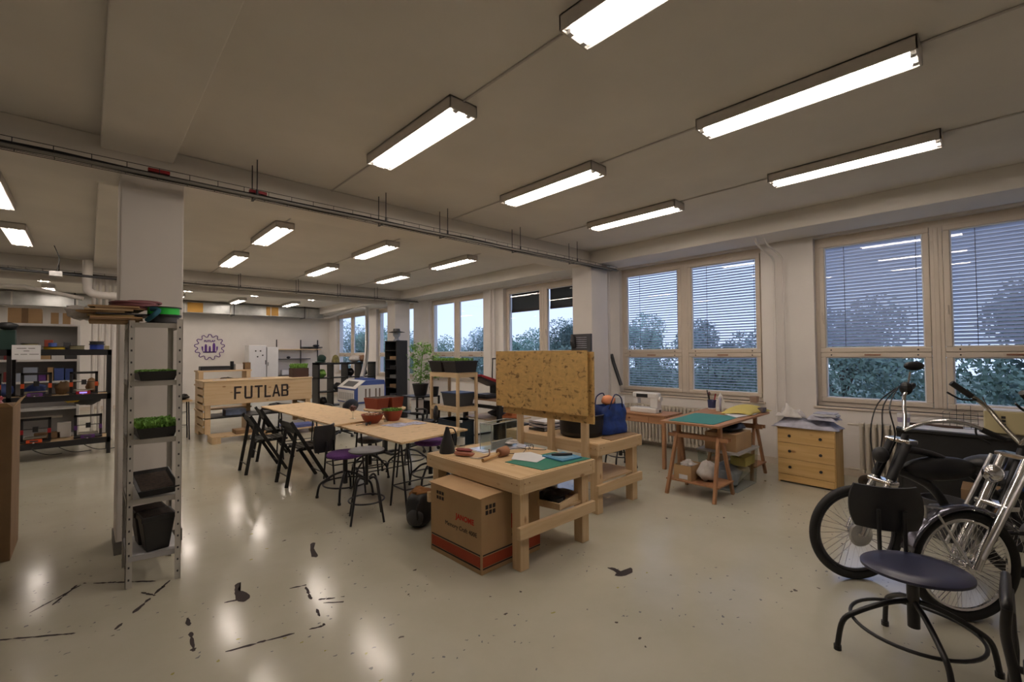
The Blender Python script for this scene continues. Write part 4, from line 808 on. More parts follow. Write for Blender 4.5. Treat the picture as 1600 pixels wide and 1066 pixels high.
for (x, z, w1, h1, m_, L) in ((-1.25, 1.70, .22, .20, DGREY, 'dark grey device box on top of the rack at left'), (-1.0, 1.70, .18, .30, DGREEN, 'dark green machine on top of the rack above the notice'), (-.62, .60, .30, .10, CARDD, 'cardboard box behind the lowest printers'), (-.36, .27, .16, .24, WHITE, 'white carton between the two lowest printers'), (-.80, .272, .0, .0, None, '')):
    if m_: 
        o = tag(MB().box(x, 10.44 if z < 1 else 10.2, z, x+w1, 10.56 if z < 1 else 10.4, z+h1).build('storage_box' if 'box' in L or 'carton' in L else 'small_machine', m_, bevel=.004), L, 'box' if 'box' in L or 'carton' in L else 'machine')
        if z == .60: o.location.z = -.6+.27; o['label'] = 'flat cardboard box behind the orange panel printer'
sph = tag(MB().ball((-.90, 10.25, 2.06), (.11, .09, .06), noise=.1).build('black_hat', BLK, smooth=True), 'black hat on the dark green machine', 'hat')
sl = tag(MB().tube([(-.84, 10.45, .62), (-.30, 10.45, .62)], .02, 8).build('aluminium_profile', ALU), 'aluminium profile under the second rack shelf', 'profile')
sl.location.z = .0
for k_ in range(3): tag(MB().tube(catmull([(-.7+.3*k_, 10.5, .18), (-.6+.3*k_, 10.5, .08), (-.45+.3*k_, 10.4, .02), (-.3+.35*k_, 10.45, .012)]), .006, 6).build('power_cable', BLK), ['left', 'middle', 'right'][k_]+' power cable hanging under the black rack', 'cable')
# white bookcase behind the rack
wk = thing('white_bookcase', 'white bookcase full of boxes behind the black rack', 'bookcase', (-3.0, 11.98, 0))
for x in (0, 1.4, 2.84): MB().box(x, 0, 0, x+.04, .35, 2.20).build('side_panel', WHITE, wk)
for z in (.10, .62, 1.12, 1.52, 2.18): MB().box(.04, .0, z-.02, 2.84, .35, z+.02).build('shelf', WHITE, wk)
MB().box(.04, .33, 0, 2.84, .345, 2.18).build('back_panel', plain('grey_back', (.30, .29, .28), .8), wk)
rnd = random.Random(21)
names = ['white', 'blue', 'brown', 'grey', 'purple', 'dark red', 'pale blue']; bm_ = [WHITE, BLUEP, CARD, DGREY, PURP, plain('dark_red', (.18, .02, .02), .6), plain('pale_blue_box', (.35, .40, .5), .6)]
rn = {.64: 'lowest', 1.14: 'third', 1.54: 'second highest'}
for zz in (1.14, 1.54):
    x = -1.10; i = 0
    while x < -.28:
        w1 = rnd.uniform(.09, .22); k_ = rnd.randrange(7); h1 = rnd.uniform(.12, .26); 
        o = tag(MB().box(x, 12.03, zz, x+w1-.015, 12.26, zz+h1).build('storage_box', bm_[k_], bevel=.003), '%s storage box, number %s from left on the bookcase %s shelf' % (names[k_], ['one', 'two', 'three', 'four', 'five', 'six', 'seven', 'eight', 'nine', 'ten', 'eleven', 'twelve', 'thirteen'][i], rn[zz]), 'box', 'storage boxes in the white bookcase'); x += w1; i += 1
for (x0, x1, h1, m_, L) in ((-1.06, -.64, .27, CARD, 'wide cardboard box on top of the white bookcase'), (-.52, -.26, .21, CARD, 'smaller taped cardboard box on top of the white bookcase')):
    t_ = thing('cardboard_box', L, 'box', (x0, 12.0, 2.20)); MB().box(0, 0, 0, x1-x0, .3, h1).build('body', m_, t_, bevel=.003); MB().box((x1-x0)*.4, -.002, 0, (x1-x0)*.6, 0, h1).box((x1-x0)*.4, 0, h1, (x1-x0)*.6, .3, h1+.002).build('tape', PAPER if x0 > -.6 else CARDD, t_)

# ---------------- lettered counter
ct = thing('pallet_counter', 'pine pallet counter with black capital letters', 'counter', (1.56, 10.0, 0))
MB().box(0, -.03, .655, 1.92, 0, 1.09).build('sign_board', PX, ct, bevel=.004)
MB().box(-.02, -.04, 1.09, 1.94, .85, 1.11).build('counter_top', PX, ct, bevel=.004)
for k_ in range(7): 
    z = .14+.14*k_; MB().box(-.005, .05, z, .018, .85, z+.10).build('side_slat', PY, ct, bevel=.003); MB().box(1.90, .05, z, 1.92, .85, z+.10).build('side_slat', PY, ct, bevel=.003)
for x in (0.02, 1.80):
    for y in (0.0, .78): MB().box(x, y, .125, x+.09, y+.07, 1.09).build('post', PZ, ct, bevel=.004)
MB().box(.02, .0, .40, 1.9, .75, .42).build('inner_shelf', BLKW, ct)
def letter(ch, x, z, w, h, s):
    b = MB(); f0 = lambda u, v: (x+u*w, -.036, z+v*h); f1 = lambda u, v: (x+u*w, -.03, z+v*h); t = s/w; q = s/h
    def P(poly): b.prism(poly, f0, f1)
    R_ = lambda u0, v0, u1, v1: P([(u0, v0), (u1, v0), (u1, v1), (u0, v1)])
    if ch == 'F': R_(0, 0, t, 1); R_(t, 1-q, 1, 1); R_(t, .5-q/2, .85, .5+q/2)
    if ch == 'U': R_(0, q, t, 1); R_(1-t, q, 1, 1); P([(0, q), (t*.5, 0), (1-t*.5, 0), (1, q)])
    if ch == 'T': R_(0, 1-q, 1, 1); R_(.5-t/2, 0, .5+t/2, 1-q)
    if ch == 'L': R_(0, 0, t, 1); R_(t, 0, 1, q)
    if ch == 'A': P([(0, 0), (t, 0), (.5+t*.3, 1), (.5-t*.5, 1)]); P([(1-t, 0), (1, 0), (.5+t*.5, 1), (.5-t*.3, 1)]); R_(.22, .25, .78, .25+q)
    if ch == 'B': R_(0, 0, t, 1); R_(t, 1-q, .8, 1); R_(t, .5-q/2, .85, .5+q/2); R_(t, 0, .85, q); P([(1-t, .5), (1, .56), (.97, .94), (.8, 1), (1-t-.05, 1-q)]); P([(1-t, q), (.85, 0), (1, .08), (1, .44), (1-t, .5)])
    b.build('letter', BINK, ct)
lx = [('F', 2.05, .135), ('U', 2.235, .15), ('T', 2.425, .15), ('L', 2.61, .125), ('A', 2.76, .16), ('B', 2.94, .145)]
for ch, x, w1 in lx: letter(ch, (x-2.05)*.94+.48, .745, w1*.94, .245, .034)
pl = thing('euro_pallet', 'wooden pallet on the floor under the lettered counter', 'pallet', (1.62, 9.55, 0))
for k_ in range(5): MB().box(0, .02+.1*k_, .10, 1.95, .10+.1*k_, .124).build('deck_board', PX, pl, bevel=.002)
for x in (0, .9, 1.80): MB().box(x, .02, .022, x+.14, .42, .10).build('block', PZ, pl, bevel=.003); MB().box(x, 0.01, 0, x+.14, .44, .022).build('bottom_board', PY, pl)
tag(MB().box(2.0, 9.62, .125, 2.38, 9.92, .20).build('flat_carton', CARDD, bevel=.01), 'flat brown carton on the pallet, left part', 'carton')
tag(MB().box(2.45, 9.60, .125, 2.75, 9.9, .15).build('magazine_stack', CARD, bevel=.002), 'brown stack of sheets on the middle of the pallet', 'stack')
tag(MB().box(2.82, 9.60, .125, 3.40, 9.92, .185).build('blue_folder_stack', plain('folder_blue', (.10, .13, .35), .6), bevel=.002), 'stack of blue folders on the right part of the pallet', 'folders')
tag(MB().box(1.95, 10.2, .421, 2.30, 10.5, .53).build('blue_white_carton', plain('blue_white', (.30, .38, .55), .6, var=.6, scale=4)), 'blue and white carton on the inner counter shelf', 'carton')
tag(MB().ball((2.9, 10.3, .50), (.25, .15, .08), noise=.3, seed=5).build('dark_bundle', BLK, smooth=True), 'dark bundle on the right of the inner counter shelf', 'bundle')
cp = thing('grass_planter', 'dark wooden planter with grass on the counter right end', 'planter', (3.15, 10.15, 1.111)); MB().box(0, 0, 0, .33, .25, .19).build('box', plain('dark_brown_wood', (.05, .022, .015), .6), cp, bevel=.004)
f = grass(500, .15, .11, .09, 8).build('grass', LEAF, cp, loc=(.165, .125, .19)); f['kind'] = 'stuff'
for i, (x, y, L) in enumerate(((1.75, 10.2, 'left'), (2.35, 10.15, 'right'))): flat('brochure', [(x, y), (x+.22, y), (x+.22, y+.2), (x, y+.2)], 1.1105, .003, FABG, L+' brochure lying on the lettered counter', 'brochure')
# console behind the counter
cn = thing('pine_console', 'pine shelf unit behind the lettered counter', 'shelf', (1.62, 10.95, 0))
for x in (0, .85): MB().box(x, 0, 0, x+.08, .40, 1.28).build('side', PZ, cn, bevel=.003)
for z in (1.28, 1.0, .5): MB().box(-.02, -.01, z-.03, .95, .41, z).build('shelf', PX, cn, bevel=.003)
pr = thing('flatbed_plotter', 'long black plotter on the pine shelf unit', 'plotter', (1.66, 11.0, 1.281)); MB().box(0, 0, 0, .52, .25, .085).build('body', BLK, pr, bevel=.012); MB().box(.02, -.02, .0, .50, 0, .03).build('tray', DGREY, pr)
tag(MB().cyl((2.23, 11.1, 1.281), (2.23, 11.1, 1.46), .035).build('black_canister', BLK, smooth=True), 'black canister right of the plotter', 'canister')
tag(MB().box(2.28, 11.02, 1.281, 2.42, 11.2, 1.40).build('white_carton', WHITE, bevel=.003), 'white carton right of the black canister', 'carton')
tag(MB().box(2.45, 11.0, 1.281, 2.56, 11.2, 1.43).build('brown_carton', CARDD, bevel=.003), 'brown carton at the right end of the pine shelf unit', 'carton')
tag(MB().ball((2.15, 11.15, 1.06), (.16, .1, .06), noise=.2).build('black_pouch', BLK, smooth=True), 'black pouch inside the pine shelf unit', 'pouch')
tag(MB().box(1.75, 11.05, 1.001, 1.95, 11.2, 1.08).build('brown_case', plain('maroon', (.12, .03, .03), .7)), 'maroon case inside the pine shelf unit', 'case')
ld = thing('metal_stool', 'thin dark metal stool left of the lettered counter', 'stool', (1.28, 10.6, 0))
for x in (-.13, .13):
    for y in (-.13, .13): MB().tube([(x, y, 0), (x*.9, y*.9, .72)], .012, 6).build('leg', BLKM, ld)
for z in (.25, .5): MB().tube([(-.13, -.13, z), (.13, -.13, z), (.13, .13, z), (-.13, .13, z)], .008, 6, closed=True).build('rung', BLKM, ld)
MB().box(-.17, -.17, .72, .17, .17, .75).build('seat', PX, ld)
tag(MB().ball((1.28, 10.6, .80), (.15, .12, .05), noise=.3, seed=7).build('dark_cloth', BLK, smooth=True), 'dark cloth heap on the thin metal stool', 'cloth')
# wall logo
lg = thing('wall_logo', 'purple gear outline logo painted on the back wall', 'logo', (3.03, 18.385, 1.865))
b = MB(); N = 192; outer = []; inner = []
for i in range(N):
    a = 2*pi*i/N; k_ = .5+.5*sin(13*a); k_ = min(1, max(0, (k_-.5)*1.5+.5)); R = .350+.085*k_; outer.append((R*cos(a), R*sin(a))); inner.append(((R-.022)*cos(a), (R-.022)*sin(a)))
A = [b.b.verts.new((x, 0, z)) for x, z in outer]; B = [b.b.verts.new((x, 0, z)) for x, z in inner]; A2 = [b.b.verts.new((x, .008, z)) for x, z in outer]
for i in range(N): j = (i+1) % N; b._f([A[i], A[j], B[j], B[i]]); b._f([A[i], A2[i], A2[j], A[j]])
b.b.free(); b = MB().tube([(x, .0, z) for x, z in outer], .012, 6, closed=True); b.build('gear_outline', PINKY, lg)
MB().prism([(-.19, -.19), (.19, -.19), (.23, -.08), (.24, .02), (.19, .02), (.19, -.15), (-.19, -.15), (-.19, .02), (-.24, .02), (-.23, -.08)], lambda x, z: (x, 0, z), lambda x, z: (x, .006, z)).build('rim_shape', PINKY, lg)
for x0, z1, w1 in ((-.15, .05, .07), (-.03, -.01, .06), (.08, .09, .08)): MB().box(x0, 0, -.19, x0+w1, .006, z1).cyl((x0+w1/2, 0, z1+.02), (x0+w1/2, .006, z1+.02), w1*.4).build('figure_shape', PINKY, lg)
text('FUTLAB', .10, PINKY, lg, (-.165, -.001, .17), (pi/2, 0, 0), 'logo_lettering', .004, .9)
# white cabinet
wc = thing('white_cabinet', 'tall white cabinet with small black magnets at the back wall', 'cabinet', (4.02, 17.55, 0)); MB().box(0, 0, 0, .55, .5, 1.92).build('body', WHITE, wc, bevel=.01); MB().box(.01, -.02, .06, .54, 0, 1.90).build('door', plain('cabinet_door', (.70, .70, .72), .4), wc, bevel=.006)
for x, z in ((.21, 1.72), (.36, 1.72), (.43, 1.57), (.27, 1.52)): MB().cyl((x, -.03, z), (x, -.02, z), .025, n=12).build('magnet', BLK, wc)
MB().box(.51, -.04, 1.25, .53, -.02, 1.40).build('handle', BLK, wc)
w2 = thing('white_cabinet', 'second white cabinet just right of the one with magnets', 'cabinet', (4.60, 17.6, 0)); MB().box(0, 0, 0, .38, .5, 1.86).build('body', WHITE, w2, bevel=.01); MB().box(.01, -.02, .06, .37, 0, 1.84).build('door', WHITE, w2, bevel=.006); MB().box(.03, -.04, 1.2, .045, -.02, 1.32).build('handle', BLK, w2)
# wall shelves
ws = thing('wall_shelf', 'wall mounted shelves on dark uprights at the back wall', 'shelf', (5.12, 18.05, 0))
for x in (0, .86, 1.50): MB().box(x, .32, .7, x+.03, .345, 2.15).build('upright', BLKM, ws)
for x0, x1, z, m_ in ((.0, 1.55, 1.78, PX), (.85, 1.60, 1.86, BLKW), (0, 1.15, 1.42, DGREY), (0, 1.1, .80, DGREY)): MB().box(x0, .05, z-.02, x1, .33, z+.015).build('shelf', m_, ws)
tag(MB().box(5.25, 18.12, .817, 5.75, 18.34, 1.02).build('printer_box', WHITE, bevel=.02), 'white device on the lowest wall shelf', 'device'); tag(MB().box(5.80, 18.12, .817, 6.05, 18.34, 1.12).build('red_case', plain('maroon_case', (.16, .02, .05), .6)), 'maroon case on the lowest wall shelf', 'case')
tag(MB().ball((5.5, 18.2, 1.48), (.07, .06, .045)).build('black_speaker', BLK, smooth=True), 'small black speaker on the middle wall shelf', 'speaker'); tag(MB().ball((6.5, 18.2, 1.92), (.12, .1, .045), noise=.2).build('black_hat', BLK, smooth=True), 'black hat on the top black wall shelf', 'hat')
# cube shelf
cs = thing('cube_shelf', 'black cube shelf unit beside the lettered counter', 'shelf', (3.98, 11.0, 0)); n = 4; c_ = .335; tk_ = .045
for i in range(n+1): MB().box(i*(c_+.02), 0, 0, i*(c_+.02)+tk_*(1 if i in (0, n) else .5), .38, n*c_+.05).build('upright', BLKW, cs)
for i in range(n+1): MB().box(.0, .0, i*c_, n*(c_+.02)+tk_, .38, i*c_+tk_*(1 if i in (0, n) else .5)).build('shelf', BLKW, cs)
H4 = 4*.335+.045
tag(MB().ball((4.13, 11.18, H4+.10), (.10, .11, .10), noise=.06).ball((4.10, 11.18, H4+.02), (.13, .13, .02)).build('green_bust', DGREEN, smooth=True), 'dark green bust on the left end of the cube shelf', 'bust')
tag(MB().lathe([(0, 0), (.10, 0), (.08, .10), (.06, .16), (.02, .19), (0, .19)], n=20).build('painted_vase', plain('olive_red', (.20, .17, .05), .6, var=.6, scale=12), smooth=True, loc=(4.47, 11.18, H4)), 'olive and brown painted vase on the cube shelf', 'vase')
tag(MB().ball((4.95, 11.17, H4+.085), (.13, .12, .085), noise=.12, seed=3).build('white_ball', FABW, smooth=True), 'white crumpled lump on the cube shelf', 'lump'); tag(MB().ball((5.17, 11.17, H4+.09), (.10, .10, .09), noise=.05, seed=5).build('brown_ball', TANB, smooth=True), 'brown round helmet shape on the cube shelf', 'ball')
for (x, z, m_, L) in ((4.10, 1.05, LEAF, 'green cloth in the top left cube'), (5.15, 1.06, BLK, 'black helmet in the top right cube'), (4.8, 1.06, BLK, 'black helmet in the third top cube'), (4.13, .38, BLK, 'black bag in the third row left cube'), (4.5, .71, DGREY, 'dark case in the second cube of the second row')):
    tag(MB().ball((x+.03, 11.19, z+.075), (.11, .12, .10), noise=.15, seed=int(x*10)).build('stored_bundle', m_, smooth=True), L, 'bundle')
# laser cutter
lc = thing('laser_cutter', 'white and blue laser cutter on its stand', 'laser cutter', (4.25, 9.55, 0)); W_, D_ = .72, .95
MB().box(.03, .03, 0, W_-.03, D_-.03, .50).build('stand', WHITE, lc, bevel=.005)
MB().box(0, 0, .50, W_, D_, .83).build('body', BLUEP, lc, bevel=.006)
MB().hexa([(0, 0, .83), (W_, 0, .83), (W_, D_, .83), (0, D_, .83)], [(.24, 0, 1.0), (W_-.03, 0, 1.0), (W_-.03, D_, 1.0), (.24, D_, 1.0)]).build('upper_body', BLUEP, lc, bevel=.006)
MB().box(-.006, .06, .53, 0, D_-.03, .79).build('front_panel', WHITE, lc); g = MB()
for k_ in range(14): g.box(-.008, .12+.055*k_, .57, -.006, .135+.055*k_, .73)
g.build('vent_grille', DGREY, lc)
MB().hexa([(-.01, .0, .83), (.01, .0, .825), (.01, D_, .825), (-.01, D_, .83)], [(.22, 0, 1.005), (.24, 0, 1.0), (.24, D_, 1.0), (.22, D_, 1.005)]).build('lid', WHITE, lc)
MB().hexa([(.035, .2, .868), (.045, .2, .86), (.045, D_-.2, .86), (.035, D_-.2, .868)], [(.175, .2, .974), (.185, .2, .966), (.185, D_-.2, .966), (.175, D_-.2, .974)]).build('lid_window', DGREY, lc)
g = MB().box(.06, -.008, .54, W_-.04, 0, .90); g.mat(1)
for x in (.22, .31, .46, .55): g.box(x, -.011, .62, x+.035, -.008, .82)
g.build('side_panel', [WHITE, plain('brown_vent', (.16, .12, .10), .6)], lc)
MB().box(.30, .3, 1.0, .60, .7, 1.03).build('exhaust_collar', BLUEP, lc)
# tall black tower
tb = thing('tower_shelf', 'tall narrow black shelf tower with a hat stand on top', 'shelf', (5.52, 10.05, 0)); 
MB().box(0, 0, 0, .30, .02, 1.92).build('side_panel', BLKW, tb); MB().box(0, .58, 0, .30, .60, 1.92).build('side_panel', BLKW, tb); MB().box(.28, .02, 0, .30, .58, 1.92).build('back_panel', BLKW, tb)
for k_ in range(9): MB().box(0.0, .02, .04+.232*k_, .28, .58, .055+.232*k_).build('shelf', BLKW, tb)
for k_, (m_, nm) in enumerate(((DGREY, 'grey'), (CARDD, 'dark brown'), (ALU, 'silver'), (BLK, 'black'), (CARDD, 'brown'))): tag(MB().box(5.55, 10.15, .52+.232*k_, 5.7, 10.45, .60+.232*k_).build('small_box', m_), '%s small box in the black tower shelf' % nm, 'box', 'small boxes in the black tower')
hd = thing('mannequin_head', 'grey display head wearing a black brimmed hat on the tower', 'mannequin head', (5.66, 10.3, 1.92)); MB().lathe([(0, 0), (.09, 0), (.05, .04), (.05, .08), (.085, .12), (.095, .18), (.07, .25), (0, .27)], n=24).build('head', plain('display_grey', (.30, .33, .38), .6), hd, smooth=True)
MB().lathe([(0, .30), (.08, .30), (.095, .22), (.20, .205), (.205, .212), (.10, .235)], n=32).build('hat', BLK, hd, smooth=True)
# ---------------- right of tables: planters, frame stand, press
cra = thing('side_table', 'low round plywood table carrying the red planter boxes', 'table', (3.50, 6.75, 0))
MB().cyl((0, 0, .70), (0, 0, .72), .33, n=40).build('tabletop', PX, cra); MB().box(-.03, -.03, 0, .03, .03, .70).build('leg', BLKM, cra); MB().box(-.25, -.03, 0, .25, .03, .03).box(-.03, -.25, 0, .03, .25, .03).build('base', BLKM, cra)
for (x, L) in ((3.32, 'left'), (3.58, 'right')):
    t_ = thing('planter_box', '%s red brown plastic planter box on the round side table' % L, 'planter', (x, 6.65, .72), .2, 'red brown planter boxes'); MB().hexa([(0, 0, 0), (.20, 0, 0), (.20, .3, 0), (0, .3, 0)], [(-.02, -.02, .17), (.22, -.02, .17), (.22, .32, .17), (-.02, .32, .17)]).build('box', TERRA, t_, bevel=.004); MB().box(0, 0, .171, .2, .3, .176).build('soil', SOIL, t_)
bp_ = thing('seed_tray', 'flat black tray in front of the red planter boxes', 'tray', (3.40, 6.42, .7205)); MB().lathe([(0, 0), (.10, 0), (.13, .03), (.125, .03), (.10, .01), (0, .01)], n=28).build('tray', BLK, bp_, smooth=True); MB().cyl((0, 0, .01), (0, 0, .018), .09).build('soil', SOIL, bp_)
fs = thing('planter_stand', 'pine frame stand holding two long black planters', 'stand', (4.56, 6.23, 0)); FW, FD = .44, .85
for x in (0, FW-.045):
    for y in (0, FD-.045): MB().box(x, y, 0, x+.045, y+.045, 1.25).build('leg', PZ, fs, bevel=.003)
for z in (1.21, .62):
    for y in (0, FD-.045): MB().box(.045, y+.005, z-.035, FW-.045, y+.04, z+.035).build('rail', PX, fs, bevel=.002)
    for x in (0, FW-.045): MB().box(x+.005, .045, z-.035, x+.04, FD-.045, z+.035).build('rail', PY, fs, bevel=.002)
MB().box(.04, .04, .655, FW-.04, FD-.04, .667).build('shelf_board', PY, fs); MB().box(.0, .0, 1.25, FW, FD, 1.258).build('top_board', PY, fs)
for (y, L) in ((6.24, 'nearer'), (6.67, 'farther')):
    t_ = thing('long_planter', '%s long black planter on top of the pine frame' % L, 'planter', (4.54, y, 1.259), 0, 'long black planters'); MB().hexa([(.02, .02, 0), (.44, .02, 0), (.44, .36, 0), (.02, .36, 0)], [(-.02, 0, .185), (.47, 0, .185), (.47, .38, .185), (-.02, .38, .185)]).build('box', BLK, t_, bevel=.005)
    MB().box(-.03, -.01, .18, .48, .39, .20).build('rim', BLK, t_, bevel=.004); MB().box(0.0, .02, .2005, .45, .36, .204).build('soil', SOIL, t_)
    f = grass(250, .21, .16, .05, int(y*10)).build('sprouts', LEAF, t_, loc=(.225, .19, .20)); f['kind'] = 'stuff'
cr2 = thing('storage_crate', 'black storage crate with blue lid on the frame stand shelf', 'crate', (4.62, 6.32, .668)); MB().hexa([(0.03, 0.03, 0), (.35, .03, 0), (.35, .45, 0), (.03, .45, 0)], [(0, 0, .22), (.38, 0, .22), (.38, .48, .22), (0, .48, .22)]).build('body', DGREY, cr2, bevel=.004); MB().box(-.01, -.01, .22, .39, .49, .24).build('lid', plain('blue_lid', (.04, .07, .16), .5), cr2, bevel=.003)
cr3 = thing('storage_crate', 'dark crate on the floor inside the frame stand', 'crate', (4.63, 6.33, 0)); MB().box(0, 0, 0, .36, .6, .42).build('body', plain('dark_blue_crate', (.015, .03, .045), .5), cr3, bevel=.006); MB().box(-.008, -.008, .40, .368, .608, .42).build('rim', BLK, cr3)
tp = thing('tomato_plant', 'tall leafy potted plant left of the frame stand', 'plant', (4.62, 7.50, .80))
MB().lathe([(0, 0), (.11, 0), (.15, .20), (.16, .22), (.14, .215), (0, .19)], n=24).build('pot', BLK, tp, smooth=True)
b = MB(); b.tube(catmull([(0, 0, .19), (.03, .02, .5), (.06, .02, .75), (.12, .0, .93)]), .010, 6); rnd = random.Random(4); tips = []
for k_ in range(30): a = rnd.uniform(0, 6.3); z = .22+.024*k_; r = rnd.uniform(.10, .30); q = (.04+r*cos(a), r*sin(a), z+.05); b.tube([(.03, .01, z), q], .004, 5); tips.append(q)
tips.append((.16, 0, .93)); b.build('stem', LEAF, tp); b = MB()
for q in tips:
    for _ in range(40):
        p = Vector(q)+Vector((rnd.gauss(0, .045), rnd.gauss(0, .045), rnd.gauss(0, .03))); u = Vector((rnd.gauss(0, 1), rnd.gauss(0, 1), rnd.gauss(0, .5))).normalized()*.034; v = Vector((-u.y, u.x, rnd.uniform(-.01, .01)))*.5; b._f([b.b.verts.new(p+u), b.b.verts.new(p+v), b.b.verts.new(p-u), b.b.verts.new(p-v)])
b.build('foliage', LEAF, tp)
ut = thing('utility_cart', 'black utility cart full of parts under the tall plant', 'cart', (4.36, 7.20, 0))
for x in (0, .47):
    for y in (0, .55): MB().box(x, y, 0.0, x+.03, y+.03, .80).build('post', BLKM, ut)
for z in (.12, .48, .79): MB().box(0, 0, z-.01, .50, .58, z+.01).build('deck', BLKM, ut)
rnd = random.Random(8)
for k_ in range(6):
    z = (.131, .491)[k_ % 2]; x = 4.42+.14*(k_//2); o = tag(MB().box(x, 7.26, z, x+.12, 7.5, z+rnd.uniform(.12, .26)).build('parts_box', [DGREY, WHITE, CARDD, BLK, ALU, CARD][k_], bevel=.004), '%s parts box, %s of the black cart, %s' % (['grey', 'white', 'brown', 'black', 'silver', 'tan'][k_], ['bottom deck', 'middle deck'][k_ % 2], ['left', 'middle', 'right'][k_//2]), 'box', 'parts boxes in the cart')
tag(MB().lathe([(0, 0), (.07, 0), (.09, .16), (.085, .16), (.065, .01), (0, .01)], n=20).build('flower_pot', BLK, smooth=True, loc=(4.80, 7.30, .80)), 'small black flower pot beside the tall plant', 'pot')
dk = thing('press_desk', 'wooden topped desk with black legs carrying the heat press', 'desk', (5.20, 5.86, 0))
MB().box(0, 0, .74, .85, 1.20, .765).build('tabletop', wood('walnut_top', (.34, .19, .10), (.26, .14, .07), 1), dk, bevel=.003)
for y in (.08, 1.05): MB().box(.03, y, .02, .11, y+.06, .74).box(.0, y-.0, 0, .7, y+.06, .025).build('leg', BLKM, dk)
MB().box(.02, .10, .60, .06, 1.1, .66).build('cross_beam', BLKM, dk); MB().box(.05, .05, .38, .8, 1.15, .40).build('lower_shelf', PY, dk)
hp_ = thing('heat_press', 'red and black clamshell heat press standing open on the desk', 'heat press', (5.22, 6.28, .766), 0)
MB().box(0, 0, 0, .42, .36, .05).build('base', BLK, hp_, bevel=.01); MB().box(.02, .02, .05, .34, .34, .075).build('platen', DGREY, hp_)
MB().box(.33, .08, .05, .42, .28, .26).build('hinge_tower', BLK, hp_, bevel=.008)
MB().hexa([(-.10, .0, .375), (.33, .0, .20), (.33, .36, .20), (-.10, .36, .375)], [(-.09, .0, .41), (.35, .0, .25), (.35, .36, .25), (-.09, .36, .41)]).build('upper_platen', BLK, hp_)
MB().hexa([(-.11, -.005, .408), (.345, -.005, .248), (.345, .365, .248), (-.11, .365, .408)], [(-.10, -.005, .45), (.30, -.005, .33), (.30, .365, .33), (-.10, .365, .45)]).build('cover', RED, hp_, bevel=.01)
MB().tube([(.34, .10, .25), (.36, .10, .72)], .011, 8).tube([(.34, .22, .25), (.36, .22, .72)], .011, 8).tube([(.36, .09, .72), (.36, .23, .72)], .013, 8).build('lever', BLK, hp_)
for (x, y, z, m_, r_, L) in ((5.6, 5.95, .401, plain('orange_cloth', (.45, .14, .05), .8), (.2, .14, .07), 'orange and brown cloth heap under the press desk'), (5.7, 6.45, .401, DGREY, (.2, .16, .08), 'dark cloth heap under the press desk')): tag(MB().ball((x, y, z+r_[2]), r_, noise=.3, seed=int(y)).build('cloth_heap', m_, smooth=True), L, 'cloth')
tag(MB().box(5.45, 5.85, 0.0, 5.95, 6.35, .30).build('floor_crate', BLK, bevel=.01), 'black crate on the floor under the press desk', 'crate')
lt = thing('tool_rack', 'small dark wire tool rack on the window column', 'rack', (6.225, 4.70, 1.62)); MB().box(0, 0, 0, .045, .42, .29).build('panel', DGREY, lt); g = MB()
for k_ in range(6): g.box(-.012, .08, .05+.035*k_, 0, .30, .058+.035*k_)
g.build('wire', FABG, lt); MB().ball((-.03, .36, .16), (.03, .05, .12), noise=.2).build('hanging_tool', BLK, lt)
tag(MB().tube([(7.0, 4.62, 1.0), (7.04, 4.80, 1.40), (7.05, 4.85, 1.55)], [.032, .032, .030], 12).build('black_roll', BLK, smooth=True), 'black rolled tube leaning on the wall beside the blue bag', 'roll')

def office_chair(label, x, y, rz, col=BLK):
    t_ = thing('office_chair', label, 'chair', (x, y, 0), rz)
    for k_ in range(5):
        a = 2*pi*k_/5; MB().tube([(.04*cos(a), .04*sin(a), .10), (.28*cos(a), .28*sin(a), .06)], [.022, .014], 8).build('base_arm', BLK, t_, smooth=True); MB().ball((.28*cos(a), .28*sin(a), .03), .03, 10, 6).build('castor', BLK, t_, smooth=True)
    MB().cyl((0, 0, .08), (0, 0, .42), .025).build('column', BLKM, t_); MB().ball((0, 0, .46), (.24, .24, .05), 20, 10).build('seat', col, t_, smooth=True)
    MB().ball((.24, 0, .60), (.04, .20, .13), 20, 12).build('backrest', col, t_, smooth=True); MB().tube([(.05, 0, .42), (.27, 0, .45), (.27, 0, .58)], .018, 8).build('back_bar', BLKM, t_)
    for s_ in (-1, 1): MB().tube(catmull([(.05, s_*.24, .44), (.05, s_*.27, .62), (-.14, s_*.27, .64)]), .016, 8).build('armrest', BLK, t_, smooth=True)
    return t_
office_chair('black office chair in front of the laser cutter', 3.62, 8.75, radians(-70)); office_chair('black office chair behind the round side table', 4.05, 6.55, radians(-40)); office_chair('black office chair beside the black utility cart', 4.05, 7.9, radians(60))
